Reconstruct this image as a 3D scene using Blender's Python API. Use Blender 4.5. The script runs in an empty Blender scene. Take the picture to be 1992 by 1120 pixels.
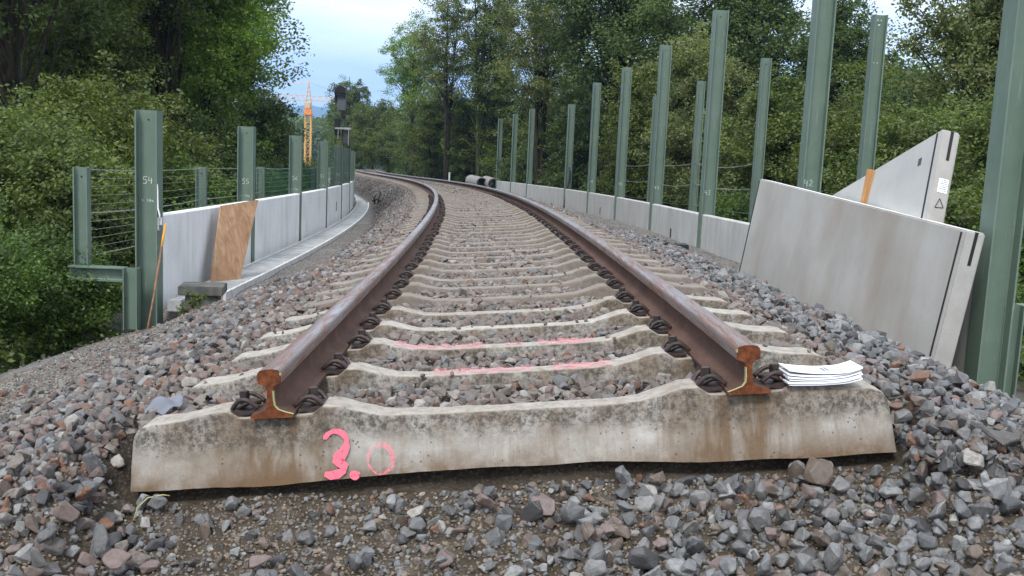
import bpy, bmesh, math, random
import numpy as np
from mathutils import Matrix, Vector
random.seed(7); rng = np.random.default_rng(7)
SC = bpy.context.scene; COL = SC.collection
PI = math.pi

# ------------------------------------------------------------------ camera
F_PX = 2154.57; PITCH = 0.14823; ROLL = 0.045336
cp, sp, cr, sr = math.cos(PITCH), math.sin(PITCH), math.cos(ROLL), math.sin(ROLL)
fw = Vector((0, cp, -sp)); r0 = Vector((1, 0, 0)); u0 = Vector((0, sp, cp))
rt = r0*cr + u0*sr; up_ = u0*cr - r0*sr
cam = bpy.data.cameras.new('camera'); camo = bpy.data.objects.new('camera', cam); COL.objects.link(camo)
camo.matrix_world = Matrix(((rt.x, up_.x, -fw.x, 0), (rt.y, up_.y, -fw.y, 0), (rt.z, up_.z, -fw.z, 0), (0, 0, 0, 1)))
cam.sensor_width = 36; cam.lens = F_PX/1992*36; cam.clip_start = 0.05; cam.clip_end = 30000
SC.camera = camo

# ------------------------------------------------------------------ sky, sun, exposure
SUN_EL, SUN_AZ = math.radians(52), math.radians(200)
W = bpy.data.worlds.new('World'); SC.world = W; W.use_nodes = True
nt = W.node_tree; nt.nodes.clear()
out = nt.nodes.new('ShaderNodeOutputWorld'); bg = nt.nodes.new('ShaderNodeBackground')
sky = nt.nodes.new('ShaderNodeTexSky'); sky.sky_type = 'NISHITA'; sky.sun_disc = False
sky.sun_elevation = SUN_EL; sky.sun_rotation = SUN_AZ; sky.dust_density = 1.5
tc = nt.nodes.new('ShaderNodeTexCoord'); mp = nt.nodes.new('ShaderNodeMapping'); mp.inputs['Scale'].default_value = (1.2, 1.2, 5.0)
nz = nt.nodes.new('ShaderNodeTexNoise'); nz.inputs['Scale'].default_value = 2.6; nz.inputs['Detail'].default_value = 6; nz.inputs['Roughness'].default_value = .55
rp = nt.nodes.new('ShaderNodeValToRGB'); rp.color_ramp.elements[0].position = .30; rp.color_ramp.elements[1].position = .56
rp.color_ramp.elements[0].color = (.90, .90, .90, 1); rp.color_ramp.elements[1].color = (1, 1, 1, 1)
mx = nt.nodes.new('ShaderNodeMix'); mx.data_type = 'RGBA'
mx.inputs[7].default_value = (7.6, 7.95, 8.5, 1)      # overcast cloud, in the sky texture's own units
L = nt.links.new
L(tc.outputs['Generated'], mp.inputs[0]); L(mp.outputs[0], nz.inputs[0]); L(nz.outputs[0], rp.inputs[0])
n2 = nt.nodes.new('ShaderNodeTexNoise'); n2.inputs['Scale'].default_value = 5.5; n2.inputs['Detail'].default_value = 7; n2.inputs['Distortion'].default_value = .6
mp2 = nt.nodes.new('ShaderNodeMapping'); mp2.inputs['Scale'].default_value = (1, 1, 6); L(tc.outputs['Generated'], mp2.inputs[0]); L(mp2.outputs[0], n2.inputs[0])
r2 = nt.nodes.new('ShaderNodeValToRGB'); r2.color_ramp.elements[0].position = .36; r2.color_ramp.elements[1].position = .64; r2.color_ramp.elements[0].color = (.70, .78, .88, 1); r2.color_ramp.elements[1].color = (1.12, 1.10, 1.08, 1)
m2 = nt.nodes.new('ShaderNodeMix'); m2.data_type = 'RGBA'; m2.blend_type = 'MULTIPLY'; m2.inputs[0].default_value = 1; m2.inputs[6].default_value = mx.inputs[7].default_value; L(n2.outputs[0], r2.inputs[0]); L(r2.outputs[0], m2.inputs[7]); L(m2.outputs[2], mx.inputs[7])
L(rp.outputs[0], mx.inputs[0]); L(sky.outputs[0], mx.inputs[6]); L(mx.outputs[2], bg.inputs[0]); L(bg.outputs[0], out.inputs[0])
bg.inputs[1].default_value = 0.14
sun = bpy.data.lights.new('sun', 'SUN'); sun.energy = 2.0; sun.angle = math.radians(14); sun.color = (1, .97, .92)
suno = bpy.data.objects.new('sun', sun); COL.objects.link(suno)
sd = Vector((math.sin(SUN_AZ)*math.cos(SUN_EL), math.cos(SUN_AZ)*math.cos(SUN_EL), math.sin(SUN_EL)))
suno.rotation_euler = sd.to_track_quat('Z', 'Y').to_euler(); suno.location = (0, 0, 40)
SC.view_settings.view_transform = 'Standard'; SC.view_settings.look = 'None'; SC.view_settings.gamma = 1
SC.view_settings.exposure = 0.85
SC.cycles.max_bounces = 6; SC.cycles.transparent_max_bounces = 8; SC.cycles.diffuse_bounces = 3; SC.cycles.volume_bounces = 0

# ------------------------------------------------------------------ helpers
def link(o, parent=None):
    COL.objects.link(o)
    if parent is not None: o.parent = parent
    return o
def meta(o, label=None, cat=None, group=None, kind=None):
    if label: o['label'] = label
    if cat: o['category'] = cat
    if group: o['group'] = group
    if kind: o['kind'] = kind
    return o
def empty(name, loc=(0, 0, 0), mat=None):
    o = bpy.data.objects.new(name, None); o.empty_display_size = .2; link(o)
    if mat is not None: o.matrix_world = mat
    else: o.location = loc
    return o
def mesh_np(name, V, Fc, material=None, parent=None, smooth=False, mats=None, midx=None):
    """V (n,3); Fc (m,k) one face size."""
    V = np.asarray(V, np.float32); Fc = np.asarray(Fc, np.int32)
    me = bpy.data.meshes.new(name); n, k = Fc.shape
    me.vertices.add(len(V)); me.vertices.foreach_set('co', V.ravel())
    me.loops.add(n*k); me.loops.foreach_set('vertex_index', Fc.ravel())
    me.polygons.add(n); me.polygons.foreach_set('loop_start', np.arange(0, n*k, k, dtype=np.int32))
    try: me.polygons.foreach_set('loop_total', np.full(n, k, np.int32))
    except Exception: pass
    if midx is not None: me.polygons.foreach_set('material_index', np.asarray(midx, np.int32))
    me.polygons.foreach_set('use_smooth', np.full(n, smooth, bool))
    me.update(calc_edges=True)
    for m in (mats or ([material] if material else [])): me.materials.append(m)
    return link(bpy.data.objects.new(name, me), parent)
class MB:
    """collects polygons of any size and builds ONE mesh"""
    def __init__(s): s.v = []; s.f = []; s.m = []
    def add(s, vs, fs, mi=0):
        b = len(s.v); s.v += [tuple(v) for v in vs]
        for f in fs: s.f.append([b+i for i in f]); s.m.append(mi)
        return s
    def box(s, x0, x1, y0, y1, z0, z1, mi=0, M=None):
        vs = [Vector(p) for p in ((x0,y0,z0),(x1,y0,z0),(x1,y1,z0),(x0,y1,z0),(x0,y0,z1),(x1,y0,z1),(x1,y1,z1),(x0,y1,z1))]
        if M is not None: vs = [M @ v for v in vs]
        return s.add(vs, [(0,3,2,1),(4,5,6,7),(0,1,5,4),(1,2,6,5),(2,3,7,6),(3,0,4,7)], mi)
    def tube(s, pts, rad, n=6, mi=0, cap=True):
        pts = [Vector(p) for p in pts]; N = len(pts); rings = []
        rr = rad if isinstance(rad, (list, tuple)) else [rad]*N
        prev = None
        for i, p in enumerate(pts):
            t = (pts[min(i+1, N-1)] - pts[max(i-1, 0)]).normalized()
            if prev is None: a = t.orthogonal().normalized()
            else: a = (prev - t*prev.dot(t)).normalized()
            prev = a; b = t.cross(a)
            rings.append([p + (a*math.cos(2*PI*k/n) + b*math.sin(2*PI*k/n))*rr[i] for k in range(n)])
        vs = [v for r in rings for v in r]; fs = []
        for i in range(N-1):
            for k in range(n):
                k2 = (k+1) % n; fs.append((i*n+k, i*n+k2, (i+1)*n+k2, (i+1)*n+k))
        if cap: fs.append(tuple(range(n-1, -1, -1))); fs.append(tuple((N-1)*n+k for k in range(n)))
        return s.add(vs, fs, mi)
    def prism(s, poly, y0, y1, mi=0, axis='y'):
        n = len(poly)
        if axis == 'y': a = [(p[0], y0, p[1]) for p in poly]; b = [(p[0], y1, p[1]) for p in poly]
        elif axis == 'z': a = [(p[0], p[1], y0) for p in poly]; b = [(p[0], p[1], y1) for p in poly]
        else: a = [(y0, p[0], p[1]) for p in poly]; b = [(y1, p[0], p[1]) for p in poly]
        fs = [tuple(range(n-1, -1, -1)), tuple(range(n, 2*n))]
        fs += [(i, (i+1) % n, n+(i+1) % n, n+i) for i in range(n)]
        return s.add(a+b, fs, mi)
    def build(s, name, mats, parent=None, smooth=False, bevel=0, norm=True):
        me = bpy.data.meshes.new(name); me.from_pydata(s.v, [], s.f)
        if not isinstance(mats, (list, tuple)): mats = [mats]
        for m in mats: me.materials.append(m)
        me.polygons.foreach_set('material_index', s.m)
        bm = bmesh.new(); bm.from_mesh(me)
        if norm: bmesh.ops.recalc_face_normals(bm, faces=bm.faces)
        if bevel: bmesh.ops.bevel(bm, geom=[e for e in bm.edges if e.calc_face_angle(0) > .5], offset=bevel, segments=2, affect='EDGES', clamp_overlap=True)
        bm.to_mesh(me); bm.free()
        me.polygons.foreach_set('use_smooth', [smooth]*len(me.polygons)); me.update()
        return link(bpy.data.objects.new(name, me), parent)

# ------------------------------------------------------------------ material kit
def lin(c): return tuple(((x/255+.055)/1.055)**2.4 if x/255 > .04045 else x/255/12.92 for x in c)
class MT:
    def __init__(s, name, rough=.8, spec=.3, metal=0):
        s.m = bpy.data.materials.new(name); s.m.use_nodes = True; s.t = s.m.node_tree
        s.b = s.t.nodes['Principled BSDF']; s.o = s.t.nodes['Material Output']
        s.b.inputs['Roughness'].default_value = rough; s.b.inputs['Specular IOR Level'].default_value = spec; s.b.inputs['Metallic'].default_value = metal
    def n(s, t, **kw):
        x = s.t.nodes.new(t)
        for k, v in kw.items(): setattr(x, k, v)
        return x
    def l(s, a, b): s.t.links.new(a, b)
    def coord(s, kind='Object', scale=(1, 1, 1)):
        c = s.n('ShaderNodeTexCoord'); m = s.n('ShaderNodeMapping'); m.inputs['Scale'].default_value = scale
        s.l(c.outputs[kind], m.inputs[0]); return m.outputs[0]
    def noise(s, vec, scale, detail=5, rough=.6, dist=0):
        x = s.n('ShaderNodeTexNoise'); x.inputs['Scale'].default_value = scale; x.inputs['Detail'].default_value = detail
        x.inputs['Roughness'].default_value = rough; x.inputs['Distortion'].default_value = dist
        s.l(vec, x.inputs['Vector']); return x.outputs[0]
    def ramp(s, fac, stops, interp='LINEAR'):
        x = s.n('ShaderNodeValToRGB'); x.color_ramp.interpolation = interp; e = x.color_ramp.elements
        while len(e) < len(stops): e.new(.5)
        for i, (p, c) in enumerate(stops):
            e[i].position = p; e[i].color = (c, c, c, 1) if isinstance(c, (int, float)) else (*c, 1)
        s.l(fac, x.inputs[0]); return x.outputs[0]
    def mix(s, fac, a, b, mode='MIX'):
        x = s.n('ShaderNodeMix', data_type='RGBA', blend_type=mode)
        for sock, v in ((x.inputs[0], fac), (x.inputs[6], a), (x.inputs[7], b)):
            if isinstance(v, (int, float)): sock.default_value = v
            elif isinstance(v, tuple): sock.default_value = (*v, 1)
            else: s.l(v, sock)
        return x.outputs[2]
    def math(s, op, a, b=None):
        x = s.n('ShaderNodeMath', operation=op)
        for sock, v in ((x.inputs[0], a), (x.inputs[1], b)):
            if v is None: continue
            if isinstance(v, (int, float)): sock.default_value = v
            else: s.l(v, sock)
        return x.outputs[0]
    def sep(s, vec):
        x = s.n('ShaderNodeSeparateXYZ'); s.l(vec, x.inputs[0]); return x.outputs
    def island(s): return s.n('ShaderNodeNewGeometry').outputs['Random Per Island']
    def bump(s, h, strength=.4, dist=.01):
        x = s.n('ShaderNodeBump'); x.inputs['Strength'].default_value = strength; x.inputs['Distance'].default_value = dist
        s.l(h, x.inputs['Height']); s.l(x.outputs[0], s.b.inputs['Normal']); return s
    def color(s, c):
        if isinstance(c, tuple): s.b.inputs['Base Color'].default_value = (*c, 1)
        else: s.l(c, s.b.inputs['Base Color'])
        return s

def band(m, z, lo, hi):          # 1 above hi, 0 below lo
    x = m.n('ShaderNodeMapRange'); x.inputs[1].default_value = lo; x.inputs[2].default_value = hi; m.l(z, x.inputs[0]); return x.outputs[0]

def sleeper_material(M, name, dusty):
    # old sleeper concrete: pale weathered face, black lichen along the top arris, brown soil stain at the foot
    m = MT(name+'_concrete', .9, .15); co = m.coord(); xyz = m.sep(co)
    loc = m.n('ShaderNodeObjectInfo'); rd = loc.outputs['Random']
    add = m.n('ShaderNodeVectorMath', operation='ADD'); sc_ = m.n('ShaderNodeVectorMath', operation='SCALE'); m.l(loc.outputs['Location'], sc_.inputs[0]); sc_.inputs['Scale'].default_value = 3.7
    m.l(co, add.inputs[0]); m.l(sc_.outputs[0], add.inputs[1]); cw = add.outputs[0]
    base = m.ramp(m.noise(cw, 4.5, 8, .68), [(.3, (.155, .132, .105)), (.43, (.235, .21, .18)), (.54, (.285, .275, .255)), (.68, (.385, .38, .365))])
    st = m.coord('Object', (5, 1, .8)); streak = m.ramp(m.noise(st, 2.1, 8, .75, .8), [(.50, 0.0), (.66, .55)])
    base = m.mix(streak, base, (.17, .12, .08))
    ax = m.math('ABSOLUTE', xyz[0]); rs = m.math('MULTIPLY', m.math('MULTIPLY', band(m, ax, .48, .62), m.math('SUBTRACT', 1.0, band(m, ax, .82, 1.0))), m.ramp(m.noise(m.coord('Object', (7, 1, 1.5)), 1.5, 7, .7, .5), [(.36, .0), (.56, .85)]))
    base = m.mix(rs, base, (.125, .08, .045))
    foot = m.math('MULTIPLY', m.math('SUBTRACT', 1.0, band(m, xyz[2], -.20, -.13)), m.ramp(m.noise(cw, 7, 6, .7), [(.38, .15), (.6, .95)]))
    base = m.mix(foot, base, (.13, .085, .05))
    nz_ = m.sep(m.n('ShaderNodeNewGeometry').outputs['Normal'])[2]; side = m.math('SUBTRACT', 1.0, band(m, nz_, .7, .95))
    edge_ = m.math('ADD', xyz[2], m.math('MULTIPLY', m.noise(cw, 6, 3), .09))
    lich = m.math('MULTIPLY', band(m, edge_, -.070, -.015), m.ramp(m.noise(cw, 15, 9, .85), [(.40, 0.0), (.56, 1.0)]))
    lich = m.math('MULTIPLY', lich, m.ramp(m.noise(cw, 60, 4, .7), [(.36, .45), (.55, 1.0)]))
    base = m.mix(m.math('MULTIPLY', lich, m.math('ADD', m.math('MULTIPLY', side, .80), .08)), base, (.055, .05, .042))
    topc = m.ramp(m.noise(cw, 24, 8, .8), [(.32, (.15, .13, .11)), (.46, (.31, .29, .26)), (.66, (.44, .42, .395))])
    base = m.mix(m.math('MULTIPLY', band(m, nz_, .8, .96), .85), base, topc)
    pv = m.n('ShaderNodeTexVoronoi'); pv.inputs['Scale'].default_value = 42; m.l(cw, pv.inputs['Vector'])
    pits = m.math('MULTIPLY', m.ramp(pv.outputs['Distance'], [(.10, 1.0), (.17, 0.0)]), m.ramp(m.noise(cw, 9, 2), [(.5, 0.0), (.55, .75)]))
    base = m.mix(pits, base, (.05, .042, .035))
    base = m.mix(1.0, base, m.ramp(rd, [(0, (.82, .78, .74)), (1, (1.0, .98, .95))]), 'MULTIPLY')
    if dusty: base = m.mix(m.ramp(m.noise(cw, 6, 5, .7), [(.3, .45), (.7, .9)]), base, (.150, .126, .106))
    m.color(base).bump(m.noise(cw, 70, 9, .8), .5, .010); M[name] = m.m
def make_materials():
    M = {}
    sleeper_material(M, 'sleeper', 0)
    sleeper_material(M, 'sleeper_dusty', 1)
    # rail
    m = MT('rusty_rail_side', .85, .2, 0); co = m.coord('Object', (1, 1, 1))
    c = m.ramp(m.noise(co, 3.5, 6, .6), [(.3, (.054, .029, .021)), (.55, (.080, .044, .032)), (.75, (.115, .064, .046))])
    c = m.mix(m.ramp(m.noise(co, 40, 5), [(.55, 0.0), (.75, .5)]), c, (.20, .10, .06)); m.color(c).bump(m.noise(co, 90, 4), .15, .003); M['railside'] = m.m
    m = MT('worn_rail_head', .34, .5, .55); co = m.coord('Object', (6, 1.0, 6))
    c = m.ramp(m.noise(co, 1.1, 6, .65), [(.3, (.13, .105, .095)), (.5, (.20, .18, .18)), (.7, (.26, .255, .275))])
    near = m.math('SUBTRACT', 1.0, band(m, m.sep(m.coord())[1], 3.6, 8.0))
    ru = m.math('MULTIPLY', m.ramp(m.noise(m.coord('Object', (34, 1.5, 34)), 1.3, 8, .75), [(.42, 0.1), (.60, .9)]), m.math('ADD', m.math('MULTIPLY', near, .75), .25))
    c = m.mix(ru, c, (.17, .075, .04)); m.color(c); m.l(m.ramp(ru, [(0, .32), (1, .75)]), m.b.inputs['Roughness']); M['railtop'] = m.m
    m = MT('orange_rust_cut', .8, .2); co = m.coord(); c = m.ramp(m.noise(co, 38, 7, .75), [(.32, (.035, .012, .007)), (.5, (.105, .032, .012)), (.7, (.20, .062, .018))])
    m.color(c).bump(m.noise(co, 120, 4), .3, .003); M['railcut'] = m.m
    M['yellow'] = MT('pale_yellow_paint', .6).color((.30, .28, .13)).m
    m = MT('dark_spring_steel', .55, .4); co = m.coord(); c = m.ramp(m.noise(co, 30, 5), [(.35, (.012, .009, .008)), (.6, (.048, .029, .024))]); m.color(c); M['clip'] = m.m
    M['rubber'] = MT('black_rubber', .6, .3).color((.012, .012, .012)).m
    # stones
    def stone(name, stops, dust, dfac, rough=.72, spec=.3):
        m = MT(name, rough, spec); co = m.coord(); c = m.ramp(m.island(), stops, 'CONSTANT')
        v = m.ramp(m.noise(co, 60, 5, .7), [(.3, .62), (.7, 1.3)]); c = m.mix(1.0, c, v, 'MULTIPLY')
        d = m.math('MULTIPLY', m.ramp(m.noise(co, 2.2, 5, .65), [(.4, .15), (.62, 1.0)]), dfac)
        c = m.mix(d, c, dust); m.color(c).bump(m.noise(co, 140, 6, .7), .35, .006); return m.m
    g1, g2, g3, g4 = (.082, .084, .087), (.118, .120, .123), (.045, .046, .049), (.180, .181, .178)
    br, ru, pk, pa = (.098, .074, .060), (.135, .070, .045), (.130, .096, .088), (.25, .235, .215)
    M['stone_grey'] = stone('blue_grey_crushed_stone', [(0, g1), (.2, g2), (.4, g3), (.52, g4), (.64, (.13, .13, .13)), (.76, br), (.88, pk), (.955, ru), (.985, pa)], (.085, .066, .048), .25, .5, .4)
    M['stone_left'] = stone('mixed_crushed_stone', [(0, g1), (.17, g2), (.3, br), (.42, g4), (.55, pk), (.67, g3), (.78, (.15, .13, .115)), (.88, ru), (.96, pa)], (.115, .095, .08), .40)
    M['stone_brown'] = stone('brake_dust_brown_stone', [(0, (.115, .10, .09)), (.2, (.155, .135, .12)), (.38, g2), (.5, (.085, .073, .063)), (.62, (.19, .17, .152)), (.76, pk), (.91, ru), (.96, pa)], (.135, .108, .090), .42)
    M['pebble'] = stone('fine_pebbles', [(0, (.11, .10, .09)), (.3, (.155, .14, .12)), (.55, (.085, .075, .065)), (.75, (.18, .14, .10)), (.95, (.26, .23, .19))], (.11, .08, .055), .45, .8)
    M['grit'] = stone('grey_grit', [(0, (.13, .118, .105)), (.3, (.175, .16, .145)), (.55, (.095, .085, .075)), (.75, (.21, .195, .175)), (.92, (.15, .10, .075))], (.13, .105, .082), .3, .85)
    # ground
    m = MT('ground_soil', .95, .15); co = m.coord()
    a = m.n('ShaderNodeAttribute', attribute_name='zone').outputs
    soil = m.ramp(m.noise(co, 14, 8, .7), [(.3, (.026, .020, .014)), (.5, (.062, .049, .035)), (.7, (.115, .094, .071))])
    vr = m.n('ShaderNodeTexVoronoi'); vr.inputs['Scale'].default_value = 75; m.l(co, vr.inputs['Vector'])
    grv = m.mix(m.ramp(vr.outputs[0], [(.1, 0.0), (.55, 1.0)]), m.ramp(m.noise(co, 300, 2), [(.3, (.25, .24, .225)), (.7, (.34, .33, .315))]), (.13, .122, .113))
    grv = m.mix(1.0, grv, m.ramp(m.noise(co, 1.7, 5), [(.3, .75), (.7, 1.15)]), 'MULTIPLY')
    bal = m.mix(m.ramp(vr.outputs[0], [(.1, 0.0), (.5, 1.0)]), (.085, .068, .058), (.022, .018, .015))
    grass = m.ramp(m.noise(co, 3.1, 7, .7), [(.3, (.022, .034, .010)), (.55, (.05, .075, .02)), (.75, (.085, .10, .035))])
    zz = m.sep(a['Vector'])
    c = m.mix(zz[0], soil, grv); c = m.mix(zz[1], c, bal); c = m.mix(zz[2], c, grass)
    hh = m.math('ADD', m.noise(co, 40, 8, .75), m.math('MULTIPLY', vr.outputs[0], -.6))
    m.color(c).bump(hh, .8, .02); M['ground'] = m.m
    # structures
    def conc(name, c0, c1, c2, sc=2.0, streak=(.35, .3, .25), sf=.25, rough=.75, sax=(6, 6, .6)):
        m = MT(name, rough, .25); co = m.coord(); c = m.ramp(m.noise(co, sc, 7, .6), [(.3, c0), (.5, c1), (.7, c2)])
        sx = m.coord('Object', sax); st = m.ramp(m.noise(sx, 1.1, 5, .6), [(.45, 0.0), (.7, sf)]); c = m.mix(st, c, streak)
        sp_ = m.ramp(m.noise(co, 120, 2, .5), [(.30, .6), (.36, 1.0)]); c = m.mix(1.0, c, sp_, 'MULTIPLY')
        m.color(c).bump(m.noise(co, 45, 6, .7), .12, .004); return m.m
    M['panel'] = conc('fresh_light_concrete', (.56, .56, .555), (.63, .63, .62), (.68, .68, .67), 1.6, (.36, .34, .31), .4)
    M['panelwarm'] = conc('pale_formwork_concrete', (.265, .255, .235), (.31, .30, .28), (.36, .35, .33), 1.3, (.21, .17, .13), .6, .7, (1.2, 2.5, .35))
    M['panelR'] = conc('weathered_wall_concrete', (.34, .335, .32), (.40, .395, .38), (.45, .445, .43), 2.0, (.26, .24, .21), .5)
    M['panelB'] = conc('pale_smooth_concrete', (.34, .34, .33), (.385, .385, .37), (.43, .43, .415), 2.2, (.38, .36, .32), .3)
    M['panelend'] = conc('formed_end_concrete', (.27, .26, .245), (.31, .30, .285), (.35, .34, .325), 5, (.28, .26, .23), .3)
    M['edge'] = conc('pale_kerb_concrete', (.42, .42, .41), (.48, .48, .47), (.54, .54, .53), 5)
    M['slab'] = conc('paving_slab_concrete', (.21, .215, .21), (.28, .285, .28), (.34, .345, .34), 3.5, (.13, .13, .12), .5)
    M['pipe'] = conc('pipe_concrete', (.15, .145, .135), (.20, .19, .18), (.25, .24, .23), 3)
    M['block'] = conc('dark_damp_concrete', (.045, .047, .042), (.062, .064, .058), (.085, .088, .08), 8)
    # green post paint
    m = MT('green_grey_post_paint', .48, .4); co = m.coord()
    c = m.ramp(m.noise(co, 2.5, 6, .6), [(.3, (.085, .126, .098)), (.55, (.102, .146, .115)), (.75, (.124, .170, .137))])
    c = m.mix(m.ramp(m.noise(m.coord('Object', (9, 9, 1.2)), 2.3, 6, .8), [(.57, 0.0), (.72, .5)]), c, (.25, .29, .26))
    c = m.mix(m.ramp(m.noise(m.coord('Object', (14, 14, .8)), 1.8, 7, .8), [(.56, 0.0), (.72, .4)]), c, (.055, .075, .058)); m.color(c).bump(m.noise(co, 25, 4), .04, .003); M['green'] = m.m
    m = MT('galvanised_wire', .4, .5, .7); m.color((.48, .50, .50)); M['galv'] = m.m
    M['greenwire'] = MT('green_mesh_wire', .5).color((.03, .12, .07)).m
    m = MT('chalk', .95, .1); co = m.coord(); a = m.ramp(m.noise(co, 160, 3, .7), [(.36, 0.0), (.50, .95)]); m.color((.62, .66, .62)); m.l(a, m.b.inputs['Alpha']); M['chalk'] = m.m
    m = MT('pink_spray_paint', .7, .3); co = m.coord(); a = m.ramp(m.noise(co, 75, 7, .8), [(.35, 0.0), (.45, .95)]); m.color((.66, .12, .17)); m.l(a, m.b.inputs['Alpha']); M['pink'] = m.m
    m = MT('thin_pink_spray_paint', .7, .3); co = m.coord(); a = m.ramp(m.noise(co, 75, 7, .8), [(.42, 0.0), (.60, .8)]); m.color((.78, .14, .19)); m.l(a, m.b.inputs['Alpha']); M['pinkthin'] = m.m
    m = MT('faded_pink_spray_paint', .8, .2); co = m.coord(); a = m.ramp(m.noise(co, 22, 7, .8), [(.40, 0.0), (.64, .55)]); m.color((.70, .27, .29)); m.l(a, m.b.inputs['Alpha']); M['pinkfade'] = m.m
    # wood
    def wood(name, c0, c1, c2, ax):
        m = MT(name, .75, .25); co = m.coord('Object', ax); c = m.ramp(m.noise(co, 3, 6, .65, 1.5), [(.3, c0), (.5, c1), (.7, c2)])
        k = m.ramp(m.noise(m.coord('Object', (1, 1, .6)), 7, 3, .5), [(.60, 0.0), (.72, .6)]); c = m.mix(k, c, (.16, .09, .05)); m.color(c).bump(m.noise(co, 12, 4), .12, .002); return m.m
    M['ply'] = wood('weathered_plywood', (.22, .115, .06), (.31, .18, .10), (.41, .27, .165), (2.0, 2.0, .6))
    M['pine'] = wood('raw_pine_board', (.26, .12, .045), (.36, .19, .075), (.46, .27, .12), (18, 18, 1))
    M['rod'] = wood('rusty_bar', (.10, .05, .03), (.17, .085, .05), (.24, .12, .07), (4, 4, 3))
    M['rodtip'] = MT('yellow_orange_paint', .6).color((.45, .22, .03)).m
    M['black'] = MT('black_plastic', .45, .4).color((.014, .015, .017)).m
    M['darkgrey'] = MT('dark_grey_signal_metal', .5, .4).color((.05, .055, .06)).m
    M['signalgrey'] = MT('signal_housing_grey', .5, .4).color((.085, .095, .105)).m
    M['whitemetal_hole_light'] = MT('white_enamel_and_hole_light', .4, .4).color((.75, .75, .75)).m
    m = MT('white_paper', .7, .25); m.color((.82, .82, .86)); M['paper'] = m.m
    M['ink'] = MT('grey_print', .8).color((.16, .16, .19)).m
    M['rag'] = MT('grey_blue_cloth', .95, .1).color((.15, .16, .19)).m
    m = MT('crane_yellow', .6, .3); m.color((.60, .34, .09)); M['crane'] = m.m
    M['craneorange'] = MT('crane_deep_orange', .6).color((.62, .17, .015)).m
    M['cranepale'] = MT('crane_pale_steel', .6).color((.50, .33, .20)).m
    # vegetation
    def leaf(name, c0, c1, c2, tr=.35):
        m = MT(name, .55, .35); co = m.coord(); c = m.ramp(m.island(), [(0, c0), (.5, c1), (1, c2)])
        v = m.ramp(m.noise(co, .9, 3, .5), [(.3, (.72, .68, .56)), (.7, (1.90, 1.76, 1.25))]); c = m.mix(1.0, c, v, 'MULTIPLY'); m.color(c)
        t = m.n('ShaderNodeBsdfTranslucent'); m.l(m.mix(1.0, c, (1.3, 1.5, .6), 'MULTIPLY'), t.inputs[0])
        x = m.n('ShaderNodeMixShader'); x.inputs[0].default_value = tr; m.l(m.b.outputs[0], x.inputs[1]); m.l(t.outputs[0], x.inputs[2]); m.l(x.outputs[0], m.o.inputs[0]); return m.m
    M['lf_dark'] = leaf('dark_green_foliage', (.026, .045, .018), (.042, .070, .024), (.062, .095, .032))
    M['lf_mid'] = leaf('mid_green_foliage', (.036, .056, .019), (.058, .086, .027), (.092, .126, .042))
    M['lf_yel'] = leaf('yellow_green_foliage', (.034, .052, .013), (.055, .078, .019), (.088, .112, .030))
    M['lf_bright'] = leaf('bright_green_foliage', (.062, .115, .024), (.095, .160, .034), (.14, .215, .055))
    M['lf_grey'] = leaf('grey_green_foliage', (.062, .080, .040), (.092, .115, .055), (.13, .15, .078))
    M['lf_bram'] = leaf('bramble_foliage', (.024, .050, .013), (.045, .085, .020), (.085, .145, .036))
    m = MT('bark', .95, .1); co = m.coord('Object', (4, 4, 1)); c = m.ramp(m.noise(co, 3, 6, .7), [(.3, (.016, .014, .010)), (.55, (.034, .030, .022)), (.75, (.070, .068, .045))]); m.color(c).bump(m.noise(co, 8, 5), .6, .03); M['bark'] = m.m
    m = MT('ivy_covered_bark', .95, .1); co = m.coord(); c = m.ramp(m.noise(co, 3, 6, .7), [(.3, (.020, .026, .012)), (.7, (.06, .075, .03))]); m.color(c).bump(m.noise(co, 8, 5), .6, .03); M['ivy'] = m.m
    m = MT('wooded_hill', 1, 0); co = m.coord(); m.color(m.ramp(m.noise(co, .01, 6), [(.3, (.035, .055, .035)), (.7, (.06, .085, .05))])); M['hill'] = m.m
    return M
M = make_materials()

# ------------------------------------------------------------------ the track's curve (metres, s = distance from the cut end)
P_ = dict(x=0.016565290505819025, y=3.2267397027006632, z=-0.8946680064865925, psi=0.016139841131310312, k0=0.002631786416325146, k1=9.969431389570173e-05,
          g0=-0.03516298141387412, g1=-0.000432887587783496, c0=0.09435907323817827, c1=-0.0018855923521810458, k2=-2.085632736316725e-06, g2=5.302171950564152e-06)
DS = .1; S_A = np.arange(-8, 150, DS)
_s = np.clip(S_A, 0, 88)
TH = P_['psi'] + P_['k0']*_s + P_['k1']*_s**2/2 + P_['k2']*_s**3/3
ZC = P_['z'] + P_['g0']*(np.minimum(S_A, 88)) + P_['g1']*_s**2/2 + P_['g2']*_s**3/3
CX = np.concatenate([[0], np.cumsum(-np.sin(TH)*DS)[:-1]]); CY = np.concatenate([[0], np.cumsum(np.cos(TH)*DS)[:-1]])
_i = int(round((-.3+8)/DS)); CX += P_['x']-CX[_i]; CY += P_['y']-CY[_i]
CANT = P_['c0'] + P_['c1']*np.clip(S_A, 0, 52)
def I(a, s): return np.interp(s, S_A, a)
def cantz(s, o): return o*np.tan(I(CANT, s))
def T(s, o, h, cant=False):
    t = I(TH, s); z = I(ZC, s)+h + (cantz(s, o) if cant else 0)
    return Vector((float(I(CX, s)+math.cos(t)*o), float(I(CY, s)+math.sin(t)*o), float(z)))
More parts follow.
